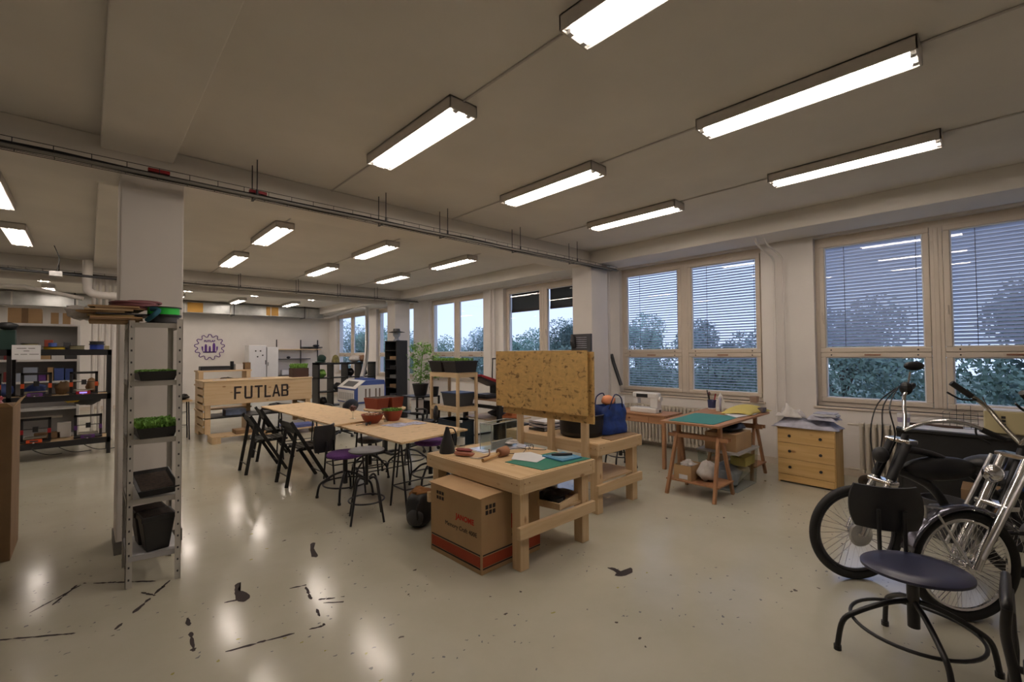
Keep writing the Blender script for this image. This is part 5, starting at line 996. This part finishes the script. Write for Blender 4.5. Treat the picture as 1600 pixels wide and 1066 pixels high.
# extra clutter on the rack
for (x, w1, d1, h1, m_, L) in ((-1.55, .2, .2, .22, CARDD, 'brown carton at the far left of the rack top'), (-.30, .09, .1, .12, DGREY, 'small grey box between yellow and olive spools'), (-.52, .10, .12, .16, TERRA, 'red brown tin on the rack top beside the yellow spool'), (.20, .06, .1, .07, CREAM, 'small cream box at the right end of the rack top')):
    tag(MB().box(x, 10.38, 1.701, x+w1, 10.38+d1, 1.70+h1).build('storage_box', m_, bevel=.004), L, 'box')
for (x, y, z, r_, m_, L) in ((-.30, 10.45, .98, (.10, .08, .10), CARDD, 'brown crumpled bag behind the lit printer'), (.05, 10.45, .98, (.08, .07, .12), plain('tan_bag', (.35, .2, .1), .8), 'tan bag beside the lit printer'), (-.60, 10.45, .98, (.12, .08, .09), BLUEP, 'blue bag between printers on the second shelf'),
    (-.02, 10.4, .78, (.16, .10, .07), DGREY, 'grey roll hanging under the second rack shelf'), (-.20, 10.3, .84, (.10, .1, .06), YELP, 'yellow bag under the second rack shelf'), (-.95, 10.45, .98, (.1, .08, .10), BLUEP, 'blue package at the left of the second shelf'), (-.95, 10.4, .27, (.12, .1, .13), BLK, 'black case at the left of the lowest shelf')):
    o = MB().ball((x, y, z+r_[2]), r_, 14, 9, noise=.2, seed=int(100*x)).build('package', m_, smooth=True); tag(o, L, 'package')
# ================================================================ right side: sewing corner
sd = thing('sewing_table', 'narrow pine table with drawer carrying the sewing machine', 'table', (5.70, 3.08, 0))
MB().box(0, 0, .70, .50, 1.15, .722).build('tabletop', BY, sd, bevel=.003)
for x in (.01, .44):
    for y in (.01, 1.09): MB().box(x, y, 0, x+.045, y+.045, .70).build('leg', BZ, sd, bevel=.002)
MB().box(.015, .055, .60, .03, 1.09, .70).build('apron', BY, sd); MB().box(.47, .055, .60, .485, 1.09, .70).build('apron', BY, sd)
dr = MB().box(.005, .25, .61, .016, .85, .69).build('drawer', BY, sd, bevel=.002); MB().ball((-.008, .55, .65), .014).build('knob', BROWN, dr, smooth=True)
sm = thing('sewing_machine', 'white sewing machine on the narrow pine table', 'sewing machine', (5.90, 3.28, .722), 0)
b = MB(); b.box(-.07, 0, 0, .10, .42, .07); b.build('base', WHITE, sm, bevel=.012)
MB().box(-.03, 0.0, .07, .09, .12, .24).build('column', WHITE, sm, bevel=.012); MB().box(-.035, .0, .20, .085, .40, .285).build('arm', WHITE, sm, bevel=.02)
MB().box(-.02, .32, .12, .07, .395, .21).build('head', WHITE, sm, bevel=.01); MB().box(-.039, .15, .215, -.034, .33, .265).build('stitch_panel', BLK, sm)
MB().cyl((.02, .355, .07), (.02, .355, .13), .004, n=8).box(.01, .345, .072, .035, .37, .078).build('needle', CHROME, sm); MB().cyl((.03, -.03, .20), (.03, 0, .20), .038).build('handwheel', WHITE, sm, smooth=True)
MB().cyl((.03, -.012, .03), (.03, 0, .03), .018).build('knob', BLK, sm)
st2 = swivel('swivel_stool', BLK, .45, .22, 'small black stool under the sewing table', (5.45, 3.62), 0, seat=(.15, .15), ao=.3)
# trestle desk
td = thing('cutting_table', 'wooden table on A shaped trestles with teal cutting mat', 'table', (0, 0, 0))
MB().prism([(4.86, 2.02), (6.48, 2.03), (6.46, 2.80), (4.84, 2.68)], lambda x, y: (x, y, .775), lambda x, y: (x, y, .80)).build('tabletop', BX, td, bevel=.003)
def tre(x, y0, y1):
    for y in (y0+.04, y1-.04):
        for s_ in (-1, 1):
            MB().beam((x+s_*.04, y, .655), (x+s_*.245, y+(-.03 if y < (y0+y1)/2 else .03), 0), .045, .03, (0, 1, 0)).build('trestle_leg', BZ, td, bevel=.002)
        MB().box(x-.025, y-.018, .62, x+.025, y+.018, .775).build('riser_post', BZ, td, bevel=.002)
    for s_ in (-1, 1): MB().box(x+s_*.05-.012, y0-.06, .615, x+s_*.05+.012, y1+.06, .655).build('trestle_head', BY, td, bevel=.002)
    MB().box(x-.20, y0-.02, .15, x+.20, y1+.02, .165).build('trestle_shelf', BY, td)
tre(5.02, 2.03, 2.58); tre(6.22, 2.08, 2.65)
flat('cutting_mat', [(4.93, 2.10), (5.75, 2.12), (5.72, 2.66), (4.90, 2.60)], .801, .004, TEAL, 'teal cutting mat on the wooden trestle table', 'cutting mat')
flat('pattern_paper', [(5.62, 2.12), (6.05, 2.06), (6.40, 2.10), (6.30, 2.30), (5.82, 2.34)], .806, .003, PAPER, 'white pattern paper under the yellow cloth', 'paper')
b = MB(); rows = []
for i in range(17):
    row = []
    for j in range(13):
        u, v = i/16, j/12; x = 5.92+.62*u; y = 2.05+.34*v; z = .815+.08*sin(pi*u)**.7*sin(pi*v)**.6+.012*sin(9*u+4*v)*sin(pi*v)
        row.append(b.b.verts.new((x-.08*v, y+.03*sin(5*u), z)))
    rows.append(row)
for A, B in zip(rows, rows[1:]):
    for j in range(12): b._f([A[j], A[j+1], B[j+1], B[j]])
o = b.build('yellow_cloth', YEL, smooth=True); sdm = o.modifiers.new('solid', 'SOLIDIFY'); sdm.thickness = .004; tag(o, 'folded yellow cloth on the wooden trestle table', 'cloth')
tag(MB().box(6.26, 2.04, .812, 6.40, 2.10, .865).build('fabric_label', plain('brown_tag', (.08, .06, .07), .6)), 'dark patterned tag at the edge of the yellow cloth', 'tag')
ir = thing('clothes_iron', 'white clothes iron standing upright beside the pen cup', 'iron', (6.10, 2.50, .80), radians(20))
MB().prism([(-.055, 0), (.055, 0), (.055, .10), (.03, .19), (0, .25), (-.03, .19), (-.055, .10)], lambda x, z: (.0, x, z), lambda x, z: (.025, x, z)).build('body', WHITE, ir, bevel=.006)
MB().prism([(-.05, 0), (.05, 0), (.05, .10), (.028, .18), (0, .235), (-.028, .18), (-.05, .10)], lambda x, z: (.026, x, z), lambda x, z: (.032, x, z)).build('soleplate', CHROME, ir)
MB().tube(catmull([(0, 0, .03), (-.06, 0, .03), (-.07, 0, .10), (-.05, 0, .17), (0, 0, .18)]), .013, 10).build('handle', plain('lilac_plastic', (.35, .33, .42), .4), ir, smooth=True); MB().box(-.03, -.04, 0, 0, .04, .05).build('heel', WHITE, ir, bevel=.005)
pc = thing('pen_cup', 'navy cup of pens and scissors on the trestle table', 'cup', (6.30, 2.70, .80)); MB().lathe([(0, 0), (.045, 0), (.05, .03), (.055, .125), (.05, .125), (.045, .02), (0, .02)], n=24).build('cup', plain('navy_cup', (.03, .035, .10), .6), pc, smooth=True)
MB().lathe([(.046, 0), (.049, .03), (.046, .03)], n=24).build('base_band', WHITE, pc); 
for (x, y, dx, dy, h_, m_, nm) in ((.02, .03, .02, .05, .25, BLK, 'marker'), (-.02, .01, -.03, .01, .22, BLK, 'scissors_handle'), (.0, -.02, .01, -.03, .21, RED, 'pen'), (.02, -.01, .03, -.02, .20, BLK, 'pen')): MB().tube([(x, y, .03), (x+dx, y+dy, h_)], .009, 8).build(nm, m_, pc, smooth=True)
MB().torus((-.05, .01, .21), .022, .006, 'y', 16, 6).build('scissors_loop', plain('maroon_loop', (.12, .02, .03), .4), pc)
tag(MB().box(6.42, 2.05, .801, 6.47, 2.14, .83).build('chalk_box', WHITE, bevel=.003), 'small white box at the right end of the trestle table', 'box')
tag(MB().box(6.90, 2.32, .862, 6.99, 2.42, .95).build('sill_cup', plain('brown_jar', (.3, .2, .15), .6), bevel=.01), 'small brown jar on the window sill behind the iron', 'jar')
# under the trestle table
cbx = thing('open_carton', 'small open cardboard carton on the trestle shelf', 'carton', (4.85, 2.32, .166)); b = MB(); b.box(0, 0, 0, .28, .20, .006).box(0, 0, .006, .28, .006, .16).box(0, .194, .006, .28, .20, .16).box(0, .006, .006, .006, .194, .16).box(.274, .006, .006, .28, .194, .16); b.build('body', CARD, cbx)
MB().box(-.001, .04, .01, 0, .14, .06).build('label', PAPER, cbx); MB().ball((.14, .10, .14), (.11, .08, .05), noise=.35, seed=4).build('fabric_scraps', FABW, cbx)
tag(MB().ball((5.02, 2.21, .272), (.13, .095, .106), 20, 14, noise=.14, seed=6).build('white_sack', FABW, smooth=True), 'bulging white sack beside the small carton on the trestle shelf', 'sack')
pbx = thing('plastic_tub', 'large clear plastic storage tub under the trestle table', 'storage tub', (5.32, 2.00, 0)); a = MB(); W_, D_, H_ = .62, .46, .42
for args in ((0.02, .02, .0, W_-.02, D_-.02, .006),): a.box(*args)
a.build('base', TRANSB, pbx)
for pts in ([(.02, .02, 0), (W_-.02, .02, 0), (W_, 0, H_), (0, 0, H_)], [(W_-.02, D_-.02, 0), (.02, D_-.02, 0), (0, D_, H_), (W_, D_, H_)], [(.02, D_-.02, 0), (.02, .02, 0), (0, 0, H_), (0, D_, H_)], [(W_-.02, .02, 0), (W_-.02, D_-.02, 0), (W_, D_, H_), (W_, 0, H_)]):
    b = MB(); b._f([b.b.verts.new(q) for q in pts]); o = b.build('wall', CLEAR, pbx); m_ = o.modifiers.new('solid', 'SOLIDIFY'); m_.thickness = .004
MB().box(-.015, -.015, H_, W_+.015, D_+.015, H_+.025).build('lid', TRANSB, pbx, bevel=.006)
MB().ball((.25, .23, .13), (.2, .17, .12), noise=.2, seed=2).build('grey_cloth', FABG, pbx, smooth=True); MB().ball((.44, .22, .15), (.14, .15, .13), noise=.25, seed=7).build('white_cloth', FABW, pbx, smooth=True); MB().box(.30, .03, .24, .60, .2, .34).build('yellow_cloth', YEL, pbx)
cb2 = thing('cardboard_box', 'brown cardboard box on top of the clear storage tub', 'box', (5.36, 2.03, .446)); MB().box(0, 0, 0, .46, .36, .20).build('body', CARD, cb2, bevel=.004)
tag(MB().ball((5.58, 2.2, .705), (.22, .16, .055), noise=.2, seed=3).build('black_cloth', BLK, smooth=True), 'black cloth heap on the brown box under the table', 'cloth')
tag(MB().box(5.83, 2.06, .446, 5.94, 2.4, .60).build('dark_box', CARDD, bevel=.004), 'darker brown box behind the first on the storage tub', 'box')
# dresser
dd = thing('dresser', 'small knotty pine dresser with three drawers and black knobs', 'dresser', (6.16, 1.262, 0), radians(-3))
W_, D_, H_ = .30, .60, .675
MB().box(0.012, 0, 0, W_, .018, H_-.015).build('side_panel', HZ, dd); MB().box(.012, D_-.018, 0, W_, D_, H_-.015).build('side_panel', HZ, dd); MB().box(-.004, -.004, H_-.018, W_, D_+.004, H_).build('top', HY, dd, bevel=.002); MB().box(W_-.01, .018, .03, W_, D_-.018, H_-.02).build('back_panel', HY, dd)
MB().box(.004, .018, .02, .02, D_-.018, .10).build('plinth', HY, dd)
for i, (z0, z1) in enumerate(((.105, .29), (.295, .48), (.485, .655))):
    f = MB().box(0, .006, z0, .02, D_-.006, z1).build('drawer', HY, dd, bevel=.003)
    for y in (.14, .46): MB().lathe([(0, 0), (.008, 0), (.010, .012), (.017, .018), (.015, .028), (0, .031)], n=16).build('knob', BLK, f, smooth=True, loc=(0, y, (z0+z1)/2)).rotation_euler = (0, -pi/2, 0)
def drape(name, x0, y0, x1, y1, z0, amp, seed, m_, label, drop=.0):
    rnd = random.Random(seed); ph = [rnd.uniform(0, 6) for _ in range(6)]; b = MB(); rows = []; N = 34
    for i in range(N+1):
        row = []
        for j in range(N+1):
            u, v = i/N, j/N; x = x0+(x1-x0)*u+.012*sin(9*v+ph[0]); y = y0+(y1-y0)*v+.015*sin(8*u+ph[1]); e_ = min(1, 5*min(u, 1-u, v, 1-v))
            z = z0+amp*e_*(.62+.3*sin(5*u+3*v+ph[2])+.22*sin(11*v-6*u+ph[3])+.12*abs(sin(17*u+9*v+ph[4])))
            row.append(b.b.verts.new((x, y, max(z0+.002, z))))
        rows.append(row)
    for A, B in zip(rows, rows[1:]):
        for j in range(N): b._f([A[j], A[j+1], B[j+1], B[j]])
    o = b.build(name, m_, smooth=True); s_ = o.modifiers.new('solid', 'SOLIDIFY'); s_.thickness = .005; return tag(o, label, 'fabric')
drape('fabric_heap', 6.14, 1.24, 6.46, 1.91, .678, .12, 3, FABG, 'grey fabric heap lying across the dresser')
drape('fleece_roll', 6.20, 1.60, 6.42, 1.88, .79, .13, 8, FABW, 'white fleece on the left of the dresser pile')
drape('fabric_fold', 6.18, 1.25, 6.44, 1.55, .785, .06, 5, FABG, 'grey folded cloth on the right of the dresser pile')
for k_ in range(3): tag(MB().box(6.20, 1.25+.01*k_, .825+.014*k_, 6.40, 1.48, .837+.014*k_).build('folded_cloth', [FABG, PAPER, FABG][k_], bevel=.004), '%s thin folded cloth in the right dresser pile' % ['bottom', 'middle', 'top'][k_], 'cloth', 'folded cloths on the dresser')
rr_ = thing('iron_weight', 'round dark iron weight on the floor under the radiator', 'weight', (6.62, 1.06, .06)); MB().torus((0, 0, 0), .055, .028, 'x', 24, 8).build('ring', plain('rusty_iron', (.07, .05, .035), .6), rr_, smooth=True); MB().cyl((0, 0, 0), (.12, 0, 0), .05).build('body', plain('rusty_iron_body', (.08, .06, .045), .7), rr_, smooth=True)
# black desk by the wall
bd = thing('black_desk', 'black fronted desk under the nearest window behind the bicycles', 'desk', (6.30, -1.35, 0))
MB().box(0, 0, .735, .58, 2.10, .765).build('desktop', BLKW, bd, bevel=.003); MB().box(.03, .02, .02, .05, 2.06, .735).build('front_panel', BLKW, bd); 
for y in (.0, 2.06): MB().box(.02, y, 0, .56, y+.035, .735).build('side_panel', BLKW, bd)
flat('drawing_sheet', [(6.36, .05), (6.80, .05), (6.78, .70), (6.38, .66)], .766, .003, PAPER, 'large white drawing sheet on the black desk', 'paper')
tag(MB().tube(catmull([(6.55, .74, .78), (6.60, .55, .79), (6.58, .4, .785), (6.6, .25, .785)]), .013, 6).build('brown_strap', plain('dark_brown_strap', (.07, .035, .02), .7)), 'dark brown strap lying on the white drawing sheet', 'strap')
ck = thing('paper_cup', 'white printed paper cup on the left end of the desk', 'cup', (6.45, .70, .766)); MB().lathe([(0, 0), (.045, 0), (.055, .14), (.05, .14), (.04, .01), (0, .01)], n=24).build('cup', WHITE, ck, smooth=True); MB().lathe([(.0515, .05), (.0535, .10)], n=24).build('print', plain('lilac_print', (.35, .30, .45), .6), ck)
wb_ = thing('wire_basket', 'black wire desk organiser beside the cream case', 'organiser', (6.62, .14, .766)); g = MB()
for k_ in range(5): g.tube([(0, 0, .04*k_+.01), (0, .26, .04*k_+.01), (.14, .26, .04*k_+.01), (.14, 0, .04*k_+.01)], .002, 4, closed=True)
for k_ in range(6): g.tube([(0, .052*k_, .01), (0, .052*k_, .25 if k_ in (1, 3) else .17)], .002, 4)
g.build('wire', BLKM, wb_)
cm = thing('cream_case', 'cream coloured device case with dark sockets on the black desk', 'case', (6.52, -.22, .766)); MB().box(0, 0, 0, .20, .32, .22).build('body', CREAM, cm, bevel=.012); g = MB()
for k_ in range(3): g.box(-.003, .17, .08+.035*k_, .001, .20, .105+.035*k_)
g.build('socket', BLK, cm); tag(MB().box(6.54, -.20, .987, 6.7, .08, 1.0).build('white_pad', PAPER), 'white papers on top of the cream case', 'paper')
tag(MB().tube([(6.6, .06, .987), (6.45, .10, 1.12)], .004, 6).build('antenna', BROWN), 'thin stick leaning over the cream case', 'stick')
mn = thing('monitor', 'dark monitor at the right edge on the black desk', 'monitor', (6.45, -.62, .766)); MB().box(0, 0, .08, .04, .36, .30).build('screen', BLK, mn, bevel=.005); MB().box(.0, .12, 0, .16, .24, .015).box(.04, .16, .015, .06, .2, .1).build('stand', BLK, mn)
# ---------------- bicycles
def bicycle(label, loc, rz, bars, fender, tank, group='cruiser bicycles', steer=0):
    B = thing('bicycle', label, 'bicycle', (*loc, 0), rz, group); R = .325
    def wheel(u, nm, dx):
        w = MB().torus((u, 0, R), R-.026, .026, 'y', 56, 10).build(nm, RUBB, B, smooth=True)
        MB().torus((u, 0, R), R-.062, .012, 'y', 48, 6).build('rim', CHROME if fender else DGREY, w, smooth=True)
        MB().cyl((u, -.05, R), (u, .05, R), .022).cyl((u, -.038, R), (u, -.030, R), .035).cyl((u, .030, R), (u, .038, R), .035).build('hub', CHROME, w, smooth=True)
        s = MB(); n = 72 if fender else 36
        for k_ in range(n): a = 2*pi*k_/n; a2 = a+(.35 if k_ % 2 else -.35); y = .032 if k_ % 4 < 2 else -.032; s.tube([(u+.033*cos(a2), y, R+.033*sin(a2)), (u+(R-.07)*cos(a), 0, R+(R-.07)*sin(a))], .0018, 4, cap=False)
        f = s.build('spokes', CHROME, w); 
        if dx: MB().torus((u, -.045, R), .075, .009, 'y', 32, 4).cyl((u, -.046, R), (u, -.044, R), .07, n=32).build('brake_disc', ALU, w, smooth=True)
        return w
    wheel(0, 'front_wheel', not fender); wheel(1.18, 'rear_wheel', True)
    ht, hb_ = (.40, 1.06), (.27, .80)
    for y in (-.065, .065):
        f = MB(); f.tube([(0, y, R), (.05, y, R+.11)], [.022, .024], 10); f.build('fork_lower', CHROME, B, smooth=True); MB().tube([(.045, y, R+.10), (.20, y, .70)], .021 if not fender else .026, 12).build('fork_slider', CHROME if True else BLK, B, smooth=True)
        MB().tube([(.20, y, .70), (.33, y, .96)], .028, 12).build('fork_upper', BLK if not fender else CHROME, B, smooth=True)
        if fender: MB().tube([(.0, y*1.7, R+.08), (.30, y*1.7, .95)], .010, 8).build('fork_strut', ALU, B, smooth=True)
    MB().box(.165, -.10, .665, .235, .10, .695).build('lower_crown', CHROME, B, bevel=.008); MB().box(.30, -.10, .945, .37, .10, .975).build('upper_crown', CHROME, B, bevel=.008)
    MB().tube([(.24, 0, .68), (.37, 0, 1.0)], .022, 10).build('steerer', BLK, B, smooth=True)
    MB().tube(catmull([(.28, 0, .76), (.55, 0, .62), (.72, 0, .32)]), .028, 10).build('down_tube', BLK, B, smooth=True); MB().tube(catmull([(.33, 0, .90), (.6, 0, .84), (.95, 0, .62), (1.18, 0, R)]), .024, 10).build('top_tube', BLK, B, smooth=True)
    MB().tube([(.72, 0, .32), (.92, 0, .72)], .02, 10).build('seat_tube', BLK, B, smooth=True)
    for y in (-.06, .06): MB().tube([(.72, y*.5, .32), (1.18, y, R)], .013, 8).build('chain_stay', BLK, B, smooth=True)
    MB().ball((.60, 0, .76), (.26, .075, .085), 20, 12).build('tank', tank, B, smooth=True)
    MB().box(.56, -.08, .26, .86, .08, .50).build('motor', DGREY, B, bevel=.03)
    MB().ball((.98, 0, .80), (.18, .12, .05), 18, 10, noise=.05).build('saddle', BLK, B, smooth=True)
    MB().cyl((.72, -.09, .30), (.72, -.075, .30), .09, n=24).build('chainring', CHROME, B); MB().tube([(.72, -.10, .30), (.60, -.12, .20)], .011, 8).box(.55, -.20, .185, .65, -.12, .205).build('crank', DGREY, B)
    for k_, path in enumerate(bars):
        h = MB().tube(catmull(path, 6), .0125, 10).build('handlebar', plain('bar_chrome_%d' % k_, (.45, .42, .38), .25, 1) if fender else CHROME, B, smooth=True)
        e0, e1 = Vector(path[-2]), Vector(path[-1]); d = (e1-e0).normalized(); MB().tube([e1-d*.10, e1+d*.03], .018, 10).build('grip', BLK, h, smooth=True)
        MB().tube(catmull([e1-d*.13, e1-d*.08+Vector((-.05, 0, -.03)), e1+Vector((-.06, 0, -.04))]), .006, 6).build('brake_lever', BLK, h)
    for k_ in range(0 if fender else 3): MB().tube(catmull([Vector(bars[0][-1])+Vector((-.10, 0, 0)), (.30-.04*k_, .15-.1*k_, 1.20), (.20+.02*k_, .1-.08*k_, .98), (.18, .03, .72)]), .0045, 6).build('brake_cable', BLK, B)
    MB().ball((.19, 0, .86), (.05, .05, .055), 16, 10).build('headlamp', CHROME if fender else BLK, B, smooth=True)
    if fender:
        f = MB(); n = 20; rows = []
        for i in range(n+1):
            a = radians(35+130*i/n); rows.append([f.b.verts.new(((R+.028)*cos(a)+dx_, y, R+(R+.028-dz)*sin(a))) for dx_, y, dz in ((0, -.045, .014), (0, -.025, .0), (0, .025, .0), (0, .045, .014))])
        for A, C_ in zip(rows, rows[1:]):
            for j in range(3): f._f([A[j], A[j+1], C_[j+1], C_[j]])
        o = f.build('fender', plain('dark_chrome_fender', (.12, .12, .15), .2, .9), B, smooth=True); m_ = o.modifiers.new('s', 'SOLIDIFY'); m_.thickness = .003
        for y in (-.05, .05): MB().tube([(0, y, R), (-.19, y, R+.31)], .007, 6).build('fender_stay', ALU, B)
        MB().tube([(-.22, 0, .60), (-.22, 0, .67), (-.05, 0, .64)], .008, 6).build('fender_bracket', ALU, B)
    MB().tube([(.72, .02, .28), (.80, .16, .01)], .010, 8).build('kickstand', ALU, B)
    return B
b1 = bicycle('black cruiser bicycle nearer the dresser, with mirror on the tall handlebar', (3.94, .70), radians(-43),
    [[(.36, 0, 1.03), (.41, .05, 1.12), (.48, .13, 1.26), (.60, .20, 1.32)], [(.36, 0, 1.03), (.42, -.08, 1.09), (.50, -.17, 1.12), (.60, -.24, 1.10), (.72, -.29, 1.03)]], False, BLK)
mr_ = MB().tube([(.55, .18, 1.31), (.59, .20, 1.43)], .006, 6).build('mirror_stem', CHROME, b1); MB().ball((.62, .20, 1.475), (.075, .03, .035), 18, 10).build('mirror', BLK, b1, smooth=True)
MB().ball((.53, .17, 1.31), (.04, .04, .05), 12, 8).build('throttle_switch', BLK, b1)
b2 = bicycle('chrome forked cruiser bicycle at the right edge, wheel behind the swivel chair', (3.79, .157), radians(-43),
    [[(.36, 0, 1.03), (.35, .08, 1.12), (.34, .18, 1.24), (.22, .24, 1.36)], [(.36, 0, 1.03), (.36, -.07, 1.12), (.35, -.12, 1.22), (.24, -.14, 1.33)]], True, BLUEP)
tag(MB().lathe([(0, 0), (.13, 0), (.15, .28), (.155, .30), (.14, .30), (.12, .02), (0, .02)], n=28).build('black_bucket', DGREY, smooth=True, loc=(5.45, .35, 0)), 'dark bucket on the floor between the bicycles and desk', 'bucket')
bb2 = thing('storage_crate', 'dark crate on the floor behind the two bicycles', 'crate', (5.35, -.75, 0)); MB().box(0, 0, 0, .55, .75, .55).build('body', BLK, bb2, bevel=.01); MB().box(-.01, -.01, .52, .56, .76, .56).build('lid', DGREY, bb2, bevel=.005)
tag(MB().box(5.85, -.25, 0, 6.2, .25, .32).build('brown_carton', CARDD, bevel=.004), 'brown carton behind the bicycles near the desk', 'carton')
# ---------------- foreground chairs
swivel('swivel_chair', NAVY, .505, .335, 'glossy dark navy seated swivel chair in the right foreground', (3.10, .32), radians(28), back=(.24, .58, .82, .178), seat=(.20, .225), seat_off=(-.03, 0), pad=.035, h1=.25, leg_r=.013, ao=radians(118-28))
cc = thing('tubular_chair', 'black tubular chair cut off by the lower right corner', 'chair', (2.36, -.22, 0), radians(0))
for x in (-.17, .13):
    MB().tube(catmull([(x, .20, .0), (x, .215, .25), (x, .20, .50), (x+.01, .22, .66), (x+.01, .215, .75)], 6), .014, 12).build('back_tube', BLKM, cc, smooth=True)
    MB().tube(catmull([(x, -.22, 0), (x, -.20, .25), (x, -.19, .44)], 6), .014, 12).build('front_leg', BLKM, cc, smooth=True); MB().tube([(x, -.19, .43), (x, .205, .43)], .013, 10).build('seat_tube', BLKM, cc, smooth=True)
MB().tube(catmull([(-.16, .215, .745), (-.14, .215, .765), (-.02, .215, .772), (.12, .215, .765), (.14, .215, .745)], 5), .014, 12).build('top_tube', BLKM, cc, smooth=True); MB().box(-.20, -.22, .44, .17, .18, .46).build('seat', BLK, cc, bevel=.008); MB().hexa([(-.13, .19, .50), (.10, .19, .50), (.10, .205, .50), (-.13, .205, .50)], [(-.13, .195, .73), (.11, .195, .73), (.11, .21, .73), (-.13, .21, .73)]).build('backrest', DGREY, cc, bevel=.008)
for o in list(bpy.data.objects):
    if o.get('label') == '': del o['label']
